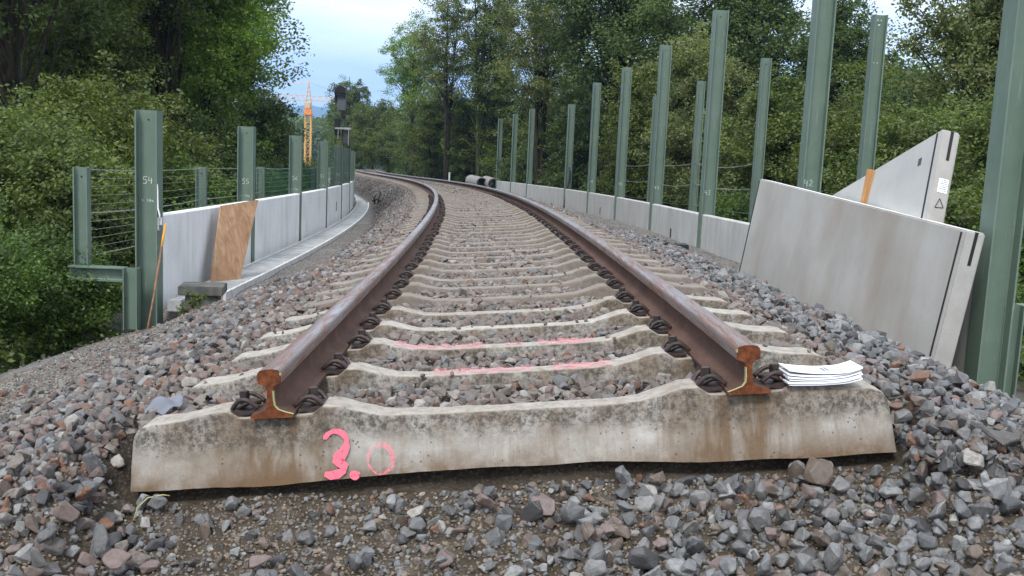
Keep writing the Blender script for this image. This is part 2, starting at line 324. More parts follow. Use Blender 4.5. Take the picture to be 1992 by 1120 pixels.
def frame(s, o=0, h=0, cant=False, slope=True):
    """matrix at a track point: x outwards to the right, y along the track, z up"""
    t = float(I(TH, s)); c = float(I(CANT, s)) if cant else 0.0
    g = float((I(ZC, s+.2)-I(ZC, s-.2))/.4) if slope else 0.0
    y = Vector((-math.sin(t), math.cos(t), g)).normalized(); x = Vector((math.cos(t)*math.cos(c), math.sin(t)*math.cos(c), math.sin(c)))
    z = x.cross(y).normalized(); x = y.cross(z).normalized(); p = T(s, o, h, cant)
    return Matrix(((x.x, y.x, z.x, p.x), (x.y, y.y, z.y, p.y), (x.z, y.z, z.z, p.z), (0, 0, 0, 1)))
def to_so(x, y):
    """world x,y arrays -> (s,o); nearest point of the centre line"""
    x = np.asarray(x, float).ravel(); y = np.asarray(y, float).ravel(); S = np.empty_like(x); O = np.empty_like(x)
    cs = slice(None, None, 5); sx, sy, ss = CX[cs], CY[cs], S_A[cs]
    for a in range(0, len(x), 20000):
        d = (x[a:a+20000, None]-sx)**2+(y[a:a+20000, None]-sy)**2; S[a:a+20000] = ss[np.argmin(d, 1)]
    t = I(TH, S); dx = x-I(CX, S); dy = y-I(CY, S)
    S = S + (-np.sin(t)*dx+np.cos(t)*dy); t = I(TH, S); O = np.cos(t)*(x-I(CX, S))+np.sin(t)*(y-I(CY, S))
    return S, O
def sm(x, a, b):
    t = np.clip((x-a)/(b-a), 0, 1); return t*t*(3-2*t)
# cross sections: offset o -> height over the centre of the rail seats
LN = ([-60, -30, -12, -8, -5.6, -4.5, -3.2, -2.2, -1.6, -1.35, 0], [-8, -5, -2.6, -1.9, -1.25, -1.05, -.70, -.46, -.25, -.175, -.078])
LF = ([-60, -30, -12, -6, -4.4, -3.75, -2.9, -2.35, -1.75, -1.45, -1.3, 0], [-9, -6.5, -4.2, -2.3, -1.15, -.97, -.93, -.90, -.42, -.145, -.115, -.056])
RN = ([0, 1.3, 1.6, 1.8, 2.2, 2.9, 3.6, 5, 8, 14, 40, 80], [-.078, .03, .035, -.02, -.27, -.60, -.76, -1.0, -1.7, -2.8, -5, -8])
RF = ([0, 1.3, 1.5, 2.3, 2.9, 3.7, 4.6, 7, 12, 30, 80], [-.056, .04, -.02, -.42, -.45, -.46, -.7, -1.5, -2.6, -5, -9])
def nnoise(x, y, f, seed=0):      # cheap smooth value noise
    r = np.zeros_like(x, dtype=float); g = np.random.default_rng(seed)
    for k in range(6):
        a = g.uniform(0, 2*PI); w = f*g.uniform(.6, 1.7); r += np.sin((x*math.cos(a)+y*math.sin(a))*w+g.uniform(0, 6.28))
    return r/6
def ground_z(x, y):
    x = np.asarray(x, float); y = np.asarray(y, float); sh = x.shape; s, o = to_so(x, y)
    tl = sm(s, 5.0, 9.5); hl = np.interp(o, *LN)*(1-tl)+np.interp(o, *LF)*tl
    tr = sm(s, 7.5, 12); hr = np.interp(o, *RN)*(1-tr)+np.interp(o, *RF)*tr
    h = np.where(o < 0, hl, hr)
    h = h - .27*sm(s, 3.0, 6.0)*(1-sm(s, 9.0, 9.8))*sm(-o, 2.35, 3.1)*(1-.6*sm(-o, 4.6, 6.0)) - .10*sm(s, .5, 3)*(1-sm(s, 3, 7))*sm(-o, 2.6, 3.6)
    h = h + (.018-.012*sm(s, 5, 9))*sm(s, .3, 1.0)*(np.abs(o) < 1.3)
    far = sm(s, 45, 75)                                   # cant dies out in the distance
    h = h - far*np.where((o > 0) & (o < 3), .03, 0)
    # the cut face in front of the last sleeper
    fr = -.13-s
    wmid = sm(1.34-np.abs(o), 0, .12)
    dropf = .10*sm(fr, -.02, .12) + np.where(fr > 0, fr*.36, 0)
    drops = .10*sm(fr, -.5, .6) + np.where(fr > 0, fr*.36, 0)
    d = dropf*wmid + drops*(1-wmid)
    under = .22 - (-.12-.0)*0
    mid = -.25 + cantz(np.maximum(s, -3), o)             # soil level just below the sleeper
    k = sm(fr, -.10, -.04)*wmid
    h2 = h*(1-k) + k*np.where(True, mid - np.where(fr > 0, fr*.36, 0), 0)
    h = np.where(fr > -.6, h2*1 - (1-wmid)*(d), h2)
    h = np.maximum(h, -1.15 - .0*o) * (fr > 1.5) + h*(fr <= 1.5)
    z = I(ZC, np.clip(s, -2.5, 150)) + h
    z = z + .012*nnoise(x.ravel(), y.ravel(), 9, 1)*(np.abs(o) < 12) + .03*nnoise(x.ravel(), y.ravel(), 2.1, 2)*sm(np.abs(o), 2.0, 3.5)*(fr < .3)
    dist = np.hypot(x.ravel(), y.ravel())
    z = np.where(dist > 90, z*(1-sm(dist, 90, 200)) + sm(dist, 90, 200)*(-16), z)
    return z.reshape(sh)

def build_ground():
    def axis(segs):
        out = []
        for a, b, st in segs: out.append(np.arange(a, b-1e-9, st))
        out.append([segs[-1][1]]); return np.concatenate(out)
    gx = [[-9000, -5000, -3000, -1600, -900, -500, -300, -200, -140, -100, -75, -58, -46, -38]]
    xs = np.concatenate([gx[0], axis([(-32, -12, 1.0), (-12, -6, .3), (-6, -3, .1), (-3, 3.6, .05), (3.6, 8, .2), (8, 32, 1.0)]), -np.array(gx[0][::-1])])
    ys = np.concatenate([[-60, -30, -14, -7, -3, -1], axis([(0, 2.4, .2), (2.4, 4.6, .04), (4.6, 12, .08), (12, 30, .2), (30, 100, .6)]), [106, 115, 130, 150, 180, 220, 300, 450, 700, 1100, 1800, 3000, 5000, 9000]])
    X, Y = np.meshgrid(xs, ys); Z = ground_z(X, Y); nx, ny = len(xs), len(ys)
    V = np.stack([X.ravel(), Y.ravel(), Z.ravel()], -1); i = np.arange(ny-1)[:, None]*nx+np.arange(nx-1)[None, :]
    Fc = np.stack([i, i+1, i+nx+1, i+nx], -1).reshape(-1, 4)
    o = mesh_np('ground', V, Fc, M['ground'], smooth=True); meta(o, kind='structure')
    s, of = to_so(V[:, 0], V[:, 1]); zone = np.zeros((len(V), 3), np.float32)
    gl = sm(-of, 2.25, 2.5)*(1-sm(-of, 3.9, 4.2))*sm(s, 1.0, 5); gr = sm(of, 2.2, 2.5)*(1-sm(of, 3.8, 4.2))
    ln = sm(-of, 1.9, 2.6)*(1-sm(-of, 4.2, 4.8))
    zone[:, 0] = np.clip(np.maximum(np.maximum(gl, gr*sm(s, 3, 6)), ln*.9), 0, 1)*(s > -.3)
    zone[:, 1] = (1-sm(np.abs(of), 2.0, 2.4))*sm(s, -.2, .0)
    zone[:, 2] = np.maximum(sm(-of, 4.8, 5.6), sm(of, 4.3, 5.2))
    at = o.data.attributes.new('zone', 'FLOAT_VECTOR', 'POINT'); at.data.foreach_set('vector', zone.ravel())
build_ground()

# ------------------------------------------------------------------ rails
HALF = .7525
RAIL = [(-.0675, 0), (-.0675, .010), (-.045, .017), (-.022, .026), (-.0125, .038), (-.0105, .060), (-.0105, .088), (-.013, .100), (-.022, .107), (-.0365, .112),
        (-.0375, .136), (-.036, .146), (-.029, .153), (-.014, .1565), (0, .157)]
RAIL = RAIL + [(-x, z) for x, z in RAIL[-2::-1]]
def build_rail(side, label):
    S = np.concatenate([np.arange(-.12, 6, .1), np.arange(6, 84, .4)]); n = len(RAIL)
    rings = []
    for s in S:
        f = frame(s, side*HALF, .004, True); rings.append([f @ Vector((x, 0, z)) for x, z in RAIL])
    V = np.array([[tuple(v) for v in r] for r in rings]).reshape(-1, 3); Fc = []; mi = []
    for i in range(len(S)-1):
        for k in range(n):
            k2 = (k+1) % n; Fc.append((i*n+k, (i+1)*n+k, (i+1)*n+k2, i*n+k2))
            zz = (RAIL[k][1]+RAIL[k2][1])/2; mi.append(1 if zz > .12 else 0)
    root = empty('rail', T(-.12, side*HALF, 0, True)); meta(root, label, 'rail', 'the two running rails')
    inv = Matrix.Translation(-root.location)
    V = V - np.array(root.location)
    body = mesh_np('rail_body', V, Fc, mats=[M['railside'], M['railtop']], midx=mi, smooth=True, parent=root)
    me = body.data; me.set_sharp_from_angle(angle=math.radians(40))
    mb = MB(); f = inv @ frame(-.1203, side*HALF, .004, True)
    mb.add([f @ Vector((x, 0, z)) for x, z in RAIL], [tuple(range(n))]); mb.add([f @ Vector((x, .0003, z)) for x, z in RAIL], [tuple(range(n))])
    e = MB(); e.add([f @ Vector((x, 0, z)) for x, z in RAIL] + [f @ Vector((x, .004, z)) for x, z in RAIL], [tuple(range(n))] + [(k, (k+1) % n, n+(k+1) % n, n+k) for k in range(n)])
    e.build('cut_face', M['railcut'], root)
    # pale yellow paint along the inner rim of the cut
    y = MB(); inner = [p for p in RAIL if (p[0]*side) < 0]
    if side > 0: inner = inner[:]
    pts = sorted(inner, key=lambda p: p[1])
    def strip(lo, hi):
        q = [p for p in pts if lo <= p[1] <= hi]; w = .0026
        vs = []
        for x, z in q:
            d = w if x > 0 else -w
            vs += [f @ Vector((x+d*.15, -.0025, z)), f @ Vector((x-d, -.0025, z+(.0025 if z < .06 else 0))), f @ Vector((x+d*.5, .012, z)),]
        fs = []
        for i in range(len(q)-1): fs += [(3*i, 3*i+1, 3*i+4, 3*i+3), (3*i, 3*i+3, 3*i+5, 3*i+2)]
        y.add(vs, fs)
    strip(.010, .092)
    y.build('paint_line', M['yellow'], root); y = MB(); strip(.116, .146)
    y.build('paint_line', M['yellow'], root)
    # weld collar
    for sw in ((3.05,) if side < 0 else (2.95,)):
        w = MB(); a = inv @ frame(sw-.006, side*HALF, .004, True); b = inv @ frame(sw+.006, side*HALF, .004, True)
        prof = [(x*1.0+(.0035 if x > 0 else -.0035), z) for x, z in RAIL if z < .14]
        h = len(prof)//2
        for part in (prof[:h], prof[h:]):
            k = len(part); vs = [a @ Vector((x, 0, z)) for x, z in part]+[b @ Vector((x, 0, z)) for x, z in part]
            w.add(vs, [(i, i+1, k+i+1, k+i) for i in range(k-1)])
        w.build('weld_collar', M['clip'], root, norm=False)
build_rail(-1, 'left running rail, inner rail of the bend, with rusty cut end')
build_rail(1, 'right running rail, outer rail of the bend, with rusty cut end')

# ------------------------------------------------------------------ sleepers with their fastenings
ORD = ['', 'first', 'second', 'third', 'fourth', 'fifth', 'sixth', 'seventh', 'eighth', 'ninth', 'tenth', 'eleventh', 'twelfth', 'thirteenth', 'fourteenth', 'fifteenth', 'sixteenth', 'seventeenth', 'eighteenth', 'nineteenth', 'twentieth']
TENS = {2: 'twent', 3: 'thirt', 4: 'fort'}
def ordw(n):
    if n <= 20: return ORD[n]
    t, u = divmod(n, 10); return TENS[t]+('ieth' if u == 0 else 'y-'+ORD[u])
def sleeper_mesh(name, fine, seed):
    # stations over half the length: o, top height, half width at the foot
    st = [(0, -.022, .110), (.30, -.021, .114), (.42, -.014, .122), (.50, .006, .132), (.555, .024, .14), (.60, .026, .142), (.635, .002, .143), (.66, 0, .143), (.85, 0, .143),
          (.875, .003, .143), (.905, .026, .143), (.955, .022, .143), (1.04, .004, .142), (1.10, -.004, .141), (1.15, -.006, .14), (1.18, -.013, .139), (1.20, -.026, .137), (1.21, -.043, .135), (1.216, -.065, .133)]
    o0 = [a for a, _, _ in st]; N = 120 if fine else 48
    os_ = np.unique(np.concatenate([np.linspace(-1.2159, 1.2159, N), o0, [-a for a in o0]]))
    g = np.random.default_rng(seed); sec = []
    nt_ = 12 if fine else 5; nsd = 12 if fine else 4
    V = []
    for o in os_:
        a = abs(o); h = np.interp(a, o0, [b for _, b, _ in st]); w = np.interp(a, o0, [c for _, _, c in st]); wt = w-.056; r = .018
        bot = -.205 + .012*max(0, min(1, (.75-a)/.5))
        side = [(-w+(.0), bot), *[(-w+(w-wt)*k/nsd, bot+(h-r-bot)*k/nsd) for k in range(1, nsd+1)]]
        arc = [(-wt+r*(1-math.cos(t)), h-r+r*math.sin(t)) for t in (PI/6, PI/3, PI/2)]
        top = [(-wt+r+(2*(wt-r))*k/nt_, h) for k in range(1, nt_)]
        half = side+arc; prof = half+top+[(-y, z) for y, z in half[::-1]]
        V += [(o, y, z) for y, z in prof]
    n = len(prof); V = np.array(V); ns = len(os_)
    amp = .004 if fine else .003
    nn = lambda f, sd: nnoise(V[:, 0]+V[:, 2]*.7, V[:, 1]+V[:, 2], f, sd)
    k = .5*nn(22, seed)+.3*nn(60, seed+1)+.25*nn(130, seed+2)
    V[:, 1] += k*amp*2*np.sign(V[:, 1]); V[:, 2] += np.where(V[:, 2] > -.16, nn(45, seed+5)*amp*.7, nn(14, seed+6)*.006)
    Fc = []
    for i in range(ns-1):
        for j in range(n):
            j2 = (j+1) % n; Fc.append((i*n+j, (i+1)*n+j, (i+1)*n+j2, i*n+j2))
    me = bpy.data.meshes.new(name); me.from_pydata([tuple(v) for v in V], [], Fc+[tuple(range(n)), tuple((ns-1)*n+j for j in range(n-1, -1, -1))])
    bm = bmesh.new(); bm.from_mesh(me); bmesh.ops.recalc_face_normals(bm, faces=bm.faces); bm.to_mesh(me); bm.free()
    me.materials.append(M['sleeper']); me.polygons.foreach_set('use_smooth', [True]*len(me.polygons)); me.set_sharp_from_angle(angle=math.radians(50)); return me
def clip_parts(parent, mat):
    """spring clip and its screw; x points away from the rail, origin at the rail foot's edge"""
    c = MB(); half = [(-.016, .058, .018), (.0, .060, .030), (.03, .064, .054), (.06, .060, .052), (.085, .052, .022), (.088, .036, .010), (.066, .026, .018), (.035, .021, .034), (.008, .015, .034), (-.006, .0, .030)]
    pts = half+[(x, -y, z) for x, y, z in half[-2::-1]]
    # smooth the polyline once
    P = []
    for a, b in zip(pts, pts[1:]):
        P += [tuple(.75*u+.25*v for u, v in zip(a, b)), tuple(.25*u+.75*v for u, v in zip(a, b))]
    P = [(x*.9, y*.86, z*.88+.001) for x, y, z in P]
    c.tube(P, .0078, 7); o = c.build('rail_clip', M['clip'], parent, smooth=True)
    b = MB(); hexa = [(.045+.017*math.cos(k*PI/3), .017*math.sin(k*PI/3)) for k in range(6)]; b.prism(hexa, .036, .068, axis='z')
    cc = [(.045+.026*math.cos(k*PI/6), .026*math.sin(k*PI/6)) for k in range(12)]; b.prism(cc, .030, .036, axis='z'); b.build('screw', M['clip'], o, bevel=.002)
    g = MB(); g.prism([(.002, 0), (.10, -.006), (.108, .012), (.075, .016), (.03, .008), (.002, .010)], -.062, .062); g.build('guide_plate', M['clip'], o, bevel=.002)
    o.matrix_basis = mat; return o
def child_copies(src, dst):
    for ch in src.children:
        c = ch.copy(); COL.objects.link(c); c.parent = dst; c.matrix_basis = ch.matrix_basis.copy(); c.matrix_parent_inverse = ch.matrix_parent_inverse.copy(); child_copies(ch, c)
def s_of(n): return 0.0 if n == 0 else .0528+.5756*n
me0 = sleeper_mesh('sleeper_body', True, 3); me1 = [sleeper_mesh('sleeper_body', False, 11+5*k) for k in range(3)]
me2 = []
for m_ in me1:
    q = m_.copy(); q.materials[0] = M['sleeper_dusty']; me2.append(q)
protos = {}
NS = 145
def make_sleeper(n):
    s = s_of(n); g = random.Random(n)
    root = empty('concrete_sleeper', mat=frame(s, (0 if n == 0 else g.uniform(-.012, .012)), 0 if n == 0 else g.uniform(-.006, .004), True))
    if n: root.rotation_euler.z += g.uniform(-.008, .008)
    grp = 'concrete sleepers of the track'
    if n == 0: lab = 'front concrete sleeper at the cut end, standing bare, sprayed pink 3.0'
    elif n == 2: lab = 'third concrete sleeper from the cut end, with faded pink paint on top'
    elif n == 1: lab = 'second concrete sleeper from the cut end, with pink patches on top'
    elif n < 44: lab = ordw(n+1)+' concrete sleeper counted from the cut end, bedded in ballast'
    else: lab = 'far concrete sleeper low in the ballast where the track bends away'; grp = 'far sleepers in the bend'
    meta(root, lab, 'railway sleeper', grp)
    b = bpy.data.objects.new('sleeper_body', me0 if n == 0 else (me1[n % 3] if n < 5 else me2[n % 3])); link(b, root)
    if n < 40:
        for rail in (-1, 1):
            for d in (-1, 1):
                o = rail*HALF + d*.0675; mt = Matrix.Translation((o, 0, .006)) @ (Matrix.Identity(4) if d > 0 else Matrix.Rotation(PI, 4, 'Z'))
                if 'clip' not in protos: protos['clip'] = clip_parts(root, mt)
                else:
                    c = protos['clip'].copy(); COL.objects.link(c); c.parent = root; c.matrix_basis = mt; child_copies(protos['clip'], c)
    return root
SLEEPERS = [make_sleeper(n) for n in range(NS)]

# ribbons: brush or chalk strokes laid on a plane (local x,z plane facing -y) or (x,y plane facing up)
def ribbon(mb, pts, w, plane='xz', off=0.0, jit=.12, seed=0):
    g = random.Random(seed); P = [Vector((p[0], p[1])) for p in pts]; L_ = []; R_ = []
    for i, p in enumerate(P):
        t = (P[min(i+1, len(P)-1)]-P[max(i-1, 0)]).normalized(); nrm = Vector((-t.y, t.x)); ww = (w[i] if isinstance(w, (list, tuple)) else w)/2*(1+g.uniform(-jit, jit))
        L_.append(p+nrm*ww); R_.append(p-nrm*ww)
    f = (lambda q: (q.x, off, q.y)) if plane == 'xz' else (lambda q: (q.x, q.y, off))
    n = len(P); mb.add([f(q) for q in L_]+[f(q) for q in R_], [(i, i+1, n+i+1, n+i) for i in range(n-1)])
def arcpts(cx, cy, rx, ry, a0, a1, n=14): return [(cx+rx*math.cos(math.radians(a0+(a1-a0)*i/(n-1))), cy+ry*math.sin(math.radians(a0+(a1-a0)*i/(n-1)))) for i in range(n)]
def face_off(z): return -(.143-.056*(z+.205)/.19)-.0065
def spray(pts, w, name, mat, seed):
    mb = MB(); ribbon(mb, pts, w, 'xz', 0, .2, seed)
    mb.v = [(x, face_off(z), z) for x, y, z in mb.v]
    # subdivide across: keep simple, the face is nearly flat
    return mb.build(name, mat, SLEEPERS[0], norm=False)
three = [(-.600, -.068)]+arcpts(-.562, -.085, .036, .034, 150, -20, 10)+[(-.535, -.112), (-.552, -.132), (-.560, -.140)]
three += [(-.548, -.146), (-.536, -.158), (-.540, -.172), (-.556, -.180), (-.580, -.184), (-.598, -.178)]
spray(three, [.014]*5+[.018]*5+[.022, .03, .036, .036, .032, .026, .024, .024, .022, .018][:len(three)-10] if len(three) == 20 else .026, 'sprayed_numeral', M['pink'], 1)
spray(arcpts(-.503, -.186, .008, .007, 0, 360, 12), .016, 'sprayed_dot', M['pink'], 2)
spray(arcpts(-.420, -.142, .040, .044, 60, -300, 30), [.007+.011*max(0, math.cos(math.radians(60-360*i/29-20))) for i in range(30)], 'sprayed_numeral', M['pinkthin'], 3)
for n, segs in ((2, [(-.50, -.12), (-.02, .05), (.12, .36)]), (1, [(-.28, .10), (.18, .40)])):
    g = random.Random(n)
    for a, b in segs:
        k = 8; mb = MB()
        for i in range(k):
            x0 = a+(b-a)*i/k; x1 = a+(b-a)*(i+1)/k; y0 = -.09+g.uniform(0, .03); y1 = .06+g.uniform(-.04, .02)
            h = lambda x: float(np.interp(abs(x), [0, .3, .42, .5], [-.022, -.021, -.014, .006]))+.004
            mb.add([(x0, y0, h(x0)), (x1, y0, h(x1)), (x1, y1, h(x1)), (x0, y1, h(x0))], [(0, 1, 2, 3)])
        mb.build('sprayed_band', M['pinkfade'], SLEEPERS[n], norm=False)

# ------------------------------------------------------------------ crushed stone and gravel (uncountable)
def stone_protos(k, npts, seed, flat=.72, rnd=.0):
    out_ = []; g = np.random.default_rng(seed)
    for _ in range(k):
        p = g.normal(size=(npts, 3)); p /= np.linalg.norm(p, axis=1)[:, None]; p *= g.uniform(.82, 1.05, (npts, 1))
        p = np.clip(p, -g.uniform(.62, .95, 3), g.uniform(.62, .95, 3)) if not rnd else p
        p *= np.array([g.uniform(.85, 1.25), g.uniform(.7, 1.0), g.uniform(flat-.15, flat+.15)])
        bm = bmesh.new()
        for q in p: bm.verts.new(q)
        r = bmesh.ops.convex_hull(bm, input=bm.verts)
        bmesh.ops.delete(bm, geom=[v for v in bm.verts if not v.link_faces], context='VERTS'); bmesh.ops.triangulate(bm, faces=bm.faces)
        bm.verts.ensure_lookup_table(); bm.verts.index_update()
        out_.append((np.array([v.co[:] for v in bm.verts]), np.array([[v.index for v in f.verts] for f in bm.faces]))); bm.free()
    return out_
def rough(protos_, seed):
    out_ = []
    for k, (v, f) in enumerate(protos_):
        me = bpy.data.meshes.new('t'); me.from_pydata([tuple(q) for q in v], [], [tuple(int(i) for i in q) for q in f]); bm = bmesh.new(); bm.from_mesh(me)
        bmesh.ops.dissolve_limit(bm, angle_limit=math.radians(16), verts=bm.verts, edges=bm.edges)
        bmesh.ops.bevel(bm, geom=list(bm.edges), offset=.07, segments=1, affect='EDGES', clamp_overlap=True)
        bmesh.ops.triangulate(bm, faces=bm.faces); bmesh.ops.subdivide_edges(bm, edges=[e for e in bm.edges if e.calc_length() > .35], cuts=1, use_grid_fill=True); bmesh.ops.triangulate(bm, faces=bm.faces)
        bm.verts.ensure_lookup_table(); V = np.array([q.co[:] for q in bm.verts]); V += np.stack([nnoise(V[:, (a+1) % 3]*1.0+k, V[:, (a+2) % 3]+a*3, 5.5, seed+a) for a in range(3)], -1)*.075
        bm.verts.index_update(); out_.append((V, np.array([[q.index for q in g_.verts] for g_ in bm.faces]))); bm.free(); bpy.data.meshes.remove(me)
    return out_
PR_FINE = stone_protos(24, 18, 1); PR_MID = stone_protos(16, 11, 2); PR_HI = rough(stone_protos(22, 13, 21), 4); PR_RND = stone_protos(8, 22, 3, .7, 1)
def scatter(name, P, R, protos_, mat, seed, smooth=False, tilt=1.0, kind='stuff'):
    g = np.random.default_rng(seed); n = len(P); VV = []; FF = []; b = 0
    which = g.integers(0, len(protos_), n)
    for k, (pv, pf) in enumerate(protos_):
        idx = np.nonzero(which == k)[0]
        if not len(idx): continue
        m = len(idx); az = g.uniform(0, 2*PI, m); ax = g.normal(size=(m, 2))*.45*tilt
        ca, sa = np.cos(az), np.sin(az); Rz = np.zeros((m, 3, 3)); Rz[:, 0, 0] = ca; Rz[:, 0, 1] = -sa; Rz[:, 1, 0] = sa; Rz[:, 1, 1] = ca; Rz[:, 2, 2] = 1
        cx, sx = np.cos(ax[:, 0]), np.sin(ax[:, 0]); Rx = np.zeros((m, 3, 3)); Rx[:, 0, 0] = 1; Rx[:, 1, 1] = cx; Rx[:, 1, 2] = -sx; Rx[:, 2, 1] = sx; Rx[:, 2, 2] = cx
        cy, sy = np.cos(ax[:, 1]), np.sin(ax[:, 1]); Ry = np.zeros((m, 3, 3)); Ry[:, 1, 1] = 1; Ry[:, 0, 0] = cy; Ry[:, 0, 2] = sy; Ry[:, 2, 0] = -sy; Ry[:, 2, 2] = cy
        A = Rx @ Ry @ Rz
        sc = R[idx][:, None]*g.uniform(.8, 1.2, (m, 3))
        v = np.einsum('mij,mkj->mki', A, pv[None]*sc[:, None, :]) + P[idx][:, None, :]
        f = pf[None]+(np.arange(m)*len(pv))[:, None, None]+b
        VV.append(v.reshape(-1, 3)); FF.append(f.reshape(-1, 3)); b += m*len(pv)
    o = mesh_np(name, np.concatenate(VV), np.concatenate(FF), mat, smooth=smooth); meta(o, kind=kind); return o
def field(s0, s1, o0, o1, step, seed, jit=.5):
    g = np.random.default_rng(seed); a = np.arange(s0, s1, step); b = np.arange(o0, o1, step); Sg, Og = np.meshgrid(a, b)
    Sg = Sg.ravel()+g.uniform(-jit, jit, Sg.size)*step; Og = Og.ravel()+g.uniform(-jit, jit, Og.size)*step; return Sg, Og
def world(s, o):
    t = I(TH, s); x = I(CX, s)+np.cos(t)*o; y = I(CY, s)+np.sin(t)*o; return x, y, ground_z(x, y)
def in_sleeper(s, o, m=.0):
    k = np.round((s-.0528)/.5756); k = np.where(s < .3, 0, np.maximum(k, 1)); sn = np.where(k == 0, 0, .0528+.5756*k)
    return (np.abs(s-sn) < .125+m) & (np.abs(o) < 1.20+m)
def near_clip(s, o, r): return (np.abs(np.abs(o)-HALF) < .07+r)
def put(name, s, o, r, protos_, mat, seed, lift=.35, keep=None, **kw):
    if keep is not None: s, o, r = s[keep], o[keep], r[keep]
    x, y, z = world(s, o); g = np.random.default_rng(seed+99); z = z+r*(lift+g.uniform(-.25, .3, len(r)))
    return scatter(name, np.stack([x, y, z], -1), r, protos_, mat, seed, **kw)
def ballast():
    g = np.random.default_rng(5)
    # in the cribs and on the shoulders, near; two layers
    for (nm, s0, s1, st, rlo, rhi, pr) in (('near', -.1, 2.6, .045, .017, .038, PR_HI), ('near', 2.6, 9, .045, .017, .037, PR_FINE), ('mid', 9, 26, .056, .019, .034, PR_MID), ('far', 26, 96, .095, .028, .048, PR_MID)):
        for layer in ((0, 1) if nm == 'near' else (0,)):
            s, o = field(s0, s1, -2.55, 2.6, st*(1+.25*layer), 10+layer+int(s0)); r = g.uniform(rlo, rhi, len(s))*np.where(g.uniform(size=len(s)) > .85, 1.25, 1)
            ins = in_sleeper(s, o, -.03 if nm == 'near' else -.015)
            edge = 1.72+.25*nnoise(s, o, 1.3, 4)+.25*sm(s, 0, 8); lft = (o < 0) & (-o > edge) & (g.uniform(size=len(s)) < .8*sm(s, 9, 11)+.97*sm(-o, 1.85, 2.25)*(s < 10))
            lft |= (s > 9.5) & (-o > 2.28+.1*nnoise(s, o, 3, 8)); rgt = (o > 2.3+.12*nnoise(s, o, 3, 9)) & (s > 9)
            ok = ~ins & ~lft & ~rgt & ~(near_clip(s, o, .006) & (np.abs(s) < 60))
            # some stones lie on sleeper ends
            ok &= ~((np.abs(o) < 1.7) & (s < -.02) & (np.abs(o) < 1.24))
            c = ok & (np.abs(o) < 1.35)
            put('ballast_between_sleepers', s, o, r, pr, M['stone_brown'], 31+layer, lift=.1+.35*layer, keep=c)
            a = ok & (o <= -1.35); b = ok & (o >= 1.35)
            put('ballast_shoulder', s, o, r, pr, M['stone_left'], 41+layer, lift=.2+.5*layer, keep=a)
            put('ballast_shoulder', s, o, r, pr, M['stone_grey'], 51+layer, lift=.2+.5*layer, keep=b)
    # small chips lying on sleeper tops
    s, o = field(.3, 12, -1.2, 1.2, .05, 77); ins = in_sleeper(s, o, -.035); kk = ins & (g.uniform(size=len(s)) < .09) & ~near_clip(s, o, .12)
    s, o = s[kk], o[kk]; r = g.uniform(.006, .016, len(s)); t = I(TH, s); top = np.interp(np.abs(o), [0, .3, .42, .5, .555, .6, .9, .955, 1.04, 1.2], [-.022, -.021, -.014, .006, .024, .026, .026, .022, .004, -.012])
    scatter('loose_chips', np.stack([I(CX, s)+np.cos(t)*o, I(CY, s)+np.sin(t)*o, I(ZC, s)+cantz(s, o)+top+r*.5], -1), r, PR_MID, M['stone_brown'], 5)
    # stones pressed against the sleeper ends (half buried ends)
    # foreground slope
    for layer in (0, 1, 2):
        s, o = field(-1.55, .9, -3.0, 3.2, .047+.010*layer, 60+layer); r = g.uniform(.015, .042, len(s))*np.where(g.uniform(size=len(s)) > .88, 1.4, 1)
        dn = .50 + .75*sm(o, -.5, .9)+.8*sm(-o, .95, 1.4) + .35*nnoise(s, o, 5, 12) + .30*sm(-s, .35, .9)
        dn = dn*(1-.45*sm(o, -1.15, -.85)*(1-sm(o, -.1, .35))*(1-sm(-s, .42, .75)))
        dn = dn*np.where(layer == 0, 1.0, .75 if layer == 1 else .55)
        side = (np.abs(o) > 1.26) | (s < -.155)
        ok = side & ((s < -.1) | (np.abs(o) > 2.45)) & (g.uniform(size=len(s)) < dn)
        ok &= ~((s > -.1) & (o < -2.4) & (g.uniform(size=len(s)) < .93)) & ~((s > -.45) & (o < -2.2-.25*nnoise(s, o, 4, 77)) & (g.uniform(size=len(s)) < .7))
        c = ok & (o > -1.0); a = ok & (o <= -1.0)
        put('crushed_stone', s, o, r, PR_HI, M['stone_grey'], 71+layer, lift=.0+.5*layer, keep=c, tilt=1.6)
        put('crushed_stone', s, o, r, PR_HI, M['stone_left'], 81+layer, lift=.05+.5*layer, keep=a, tilt=1.6)
    s, o = field(-1.5, -.14, -2.8, 2.8, .0135, 90); r = g.uniform(.003, .009, len(s))*np.where(g.uniform(size=len(s)) > .95, 2.0, 1); kk = g.uniform(size=len(s)) < .8
    put('soil_pebbles', s, o, r, PR_RND, M['pebble'], 91, keep=kk, lift=.2)
    s, o = field(-1.5, -.14, -2.8, 2.8, .026, 190); r = g.uniform(.007, .016, len(s)); put('crushed_stone_chips', s, o, r, PR_FINE, M['stone_grey'], 191, keep=g.uniform(size=len(s)) < .55, lift=.25)
    for sd in (-1, 1):
        n = 170; o = sd*g.uniform(1.215, 1.5, n); s = g.uniform(-.34, .06, n); r = g.uniform(.016, .036, n); x, y, z = world(s, o)
        z2 = I(ZC, s)+cantz(s, o)-.20; z = np.maximum(z, z2)+g.uniform(-.02, .07, n)*(1-sm(np.abs(o), 1.3, 1.5))
        scatter('crushed_stone', np.stack([x+sd*.03, y, z], -1), r, PR_HI, M['stone_left' if sd < 0 else 'stone_grey'], 300+sd, tilt=1.6)
    # gravelly verge on the left, ballast scattered over it
    s, o = field(-.2, 9.5, -4.3, -1.9, .021, 95); r = g.uniform(.005, .013, len(s)); kk = g.uniform(size=len(s)) < .8*(1-sm(-o, 3.9, 4.4))
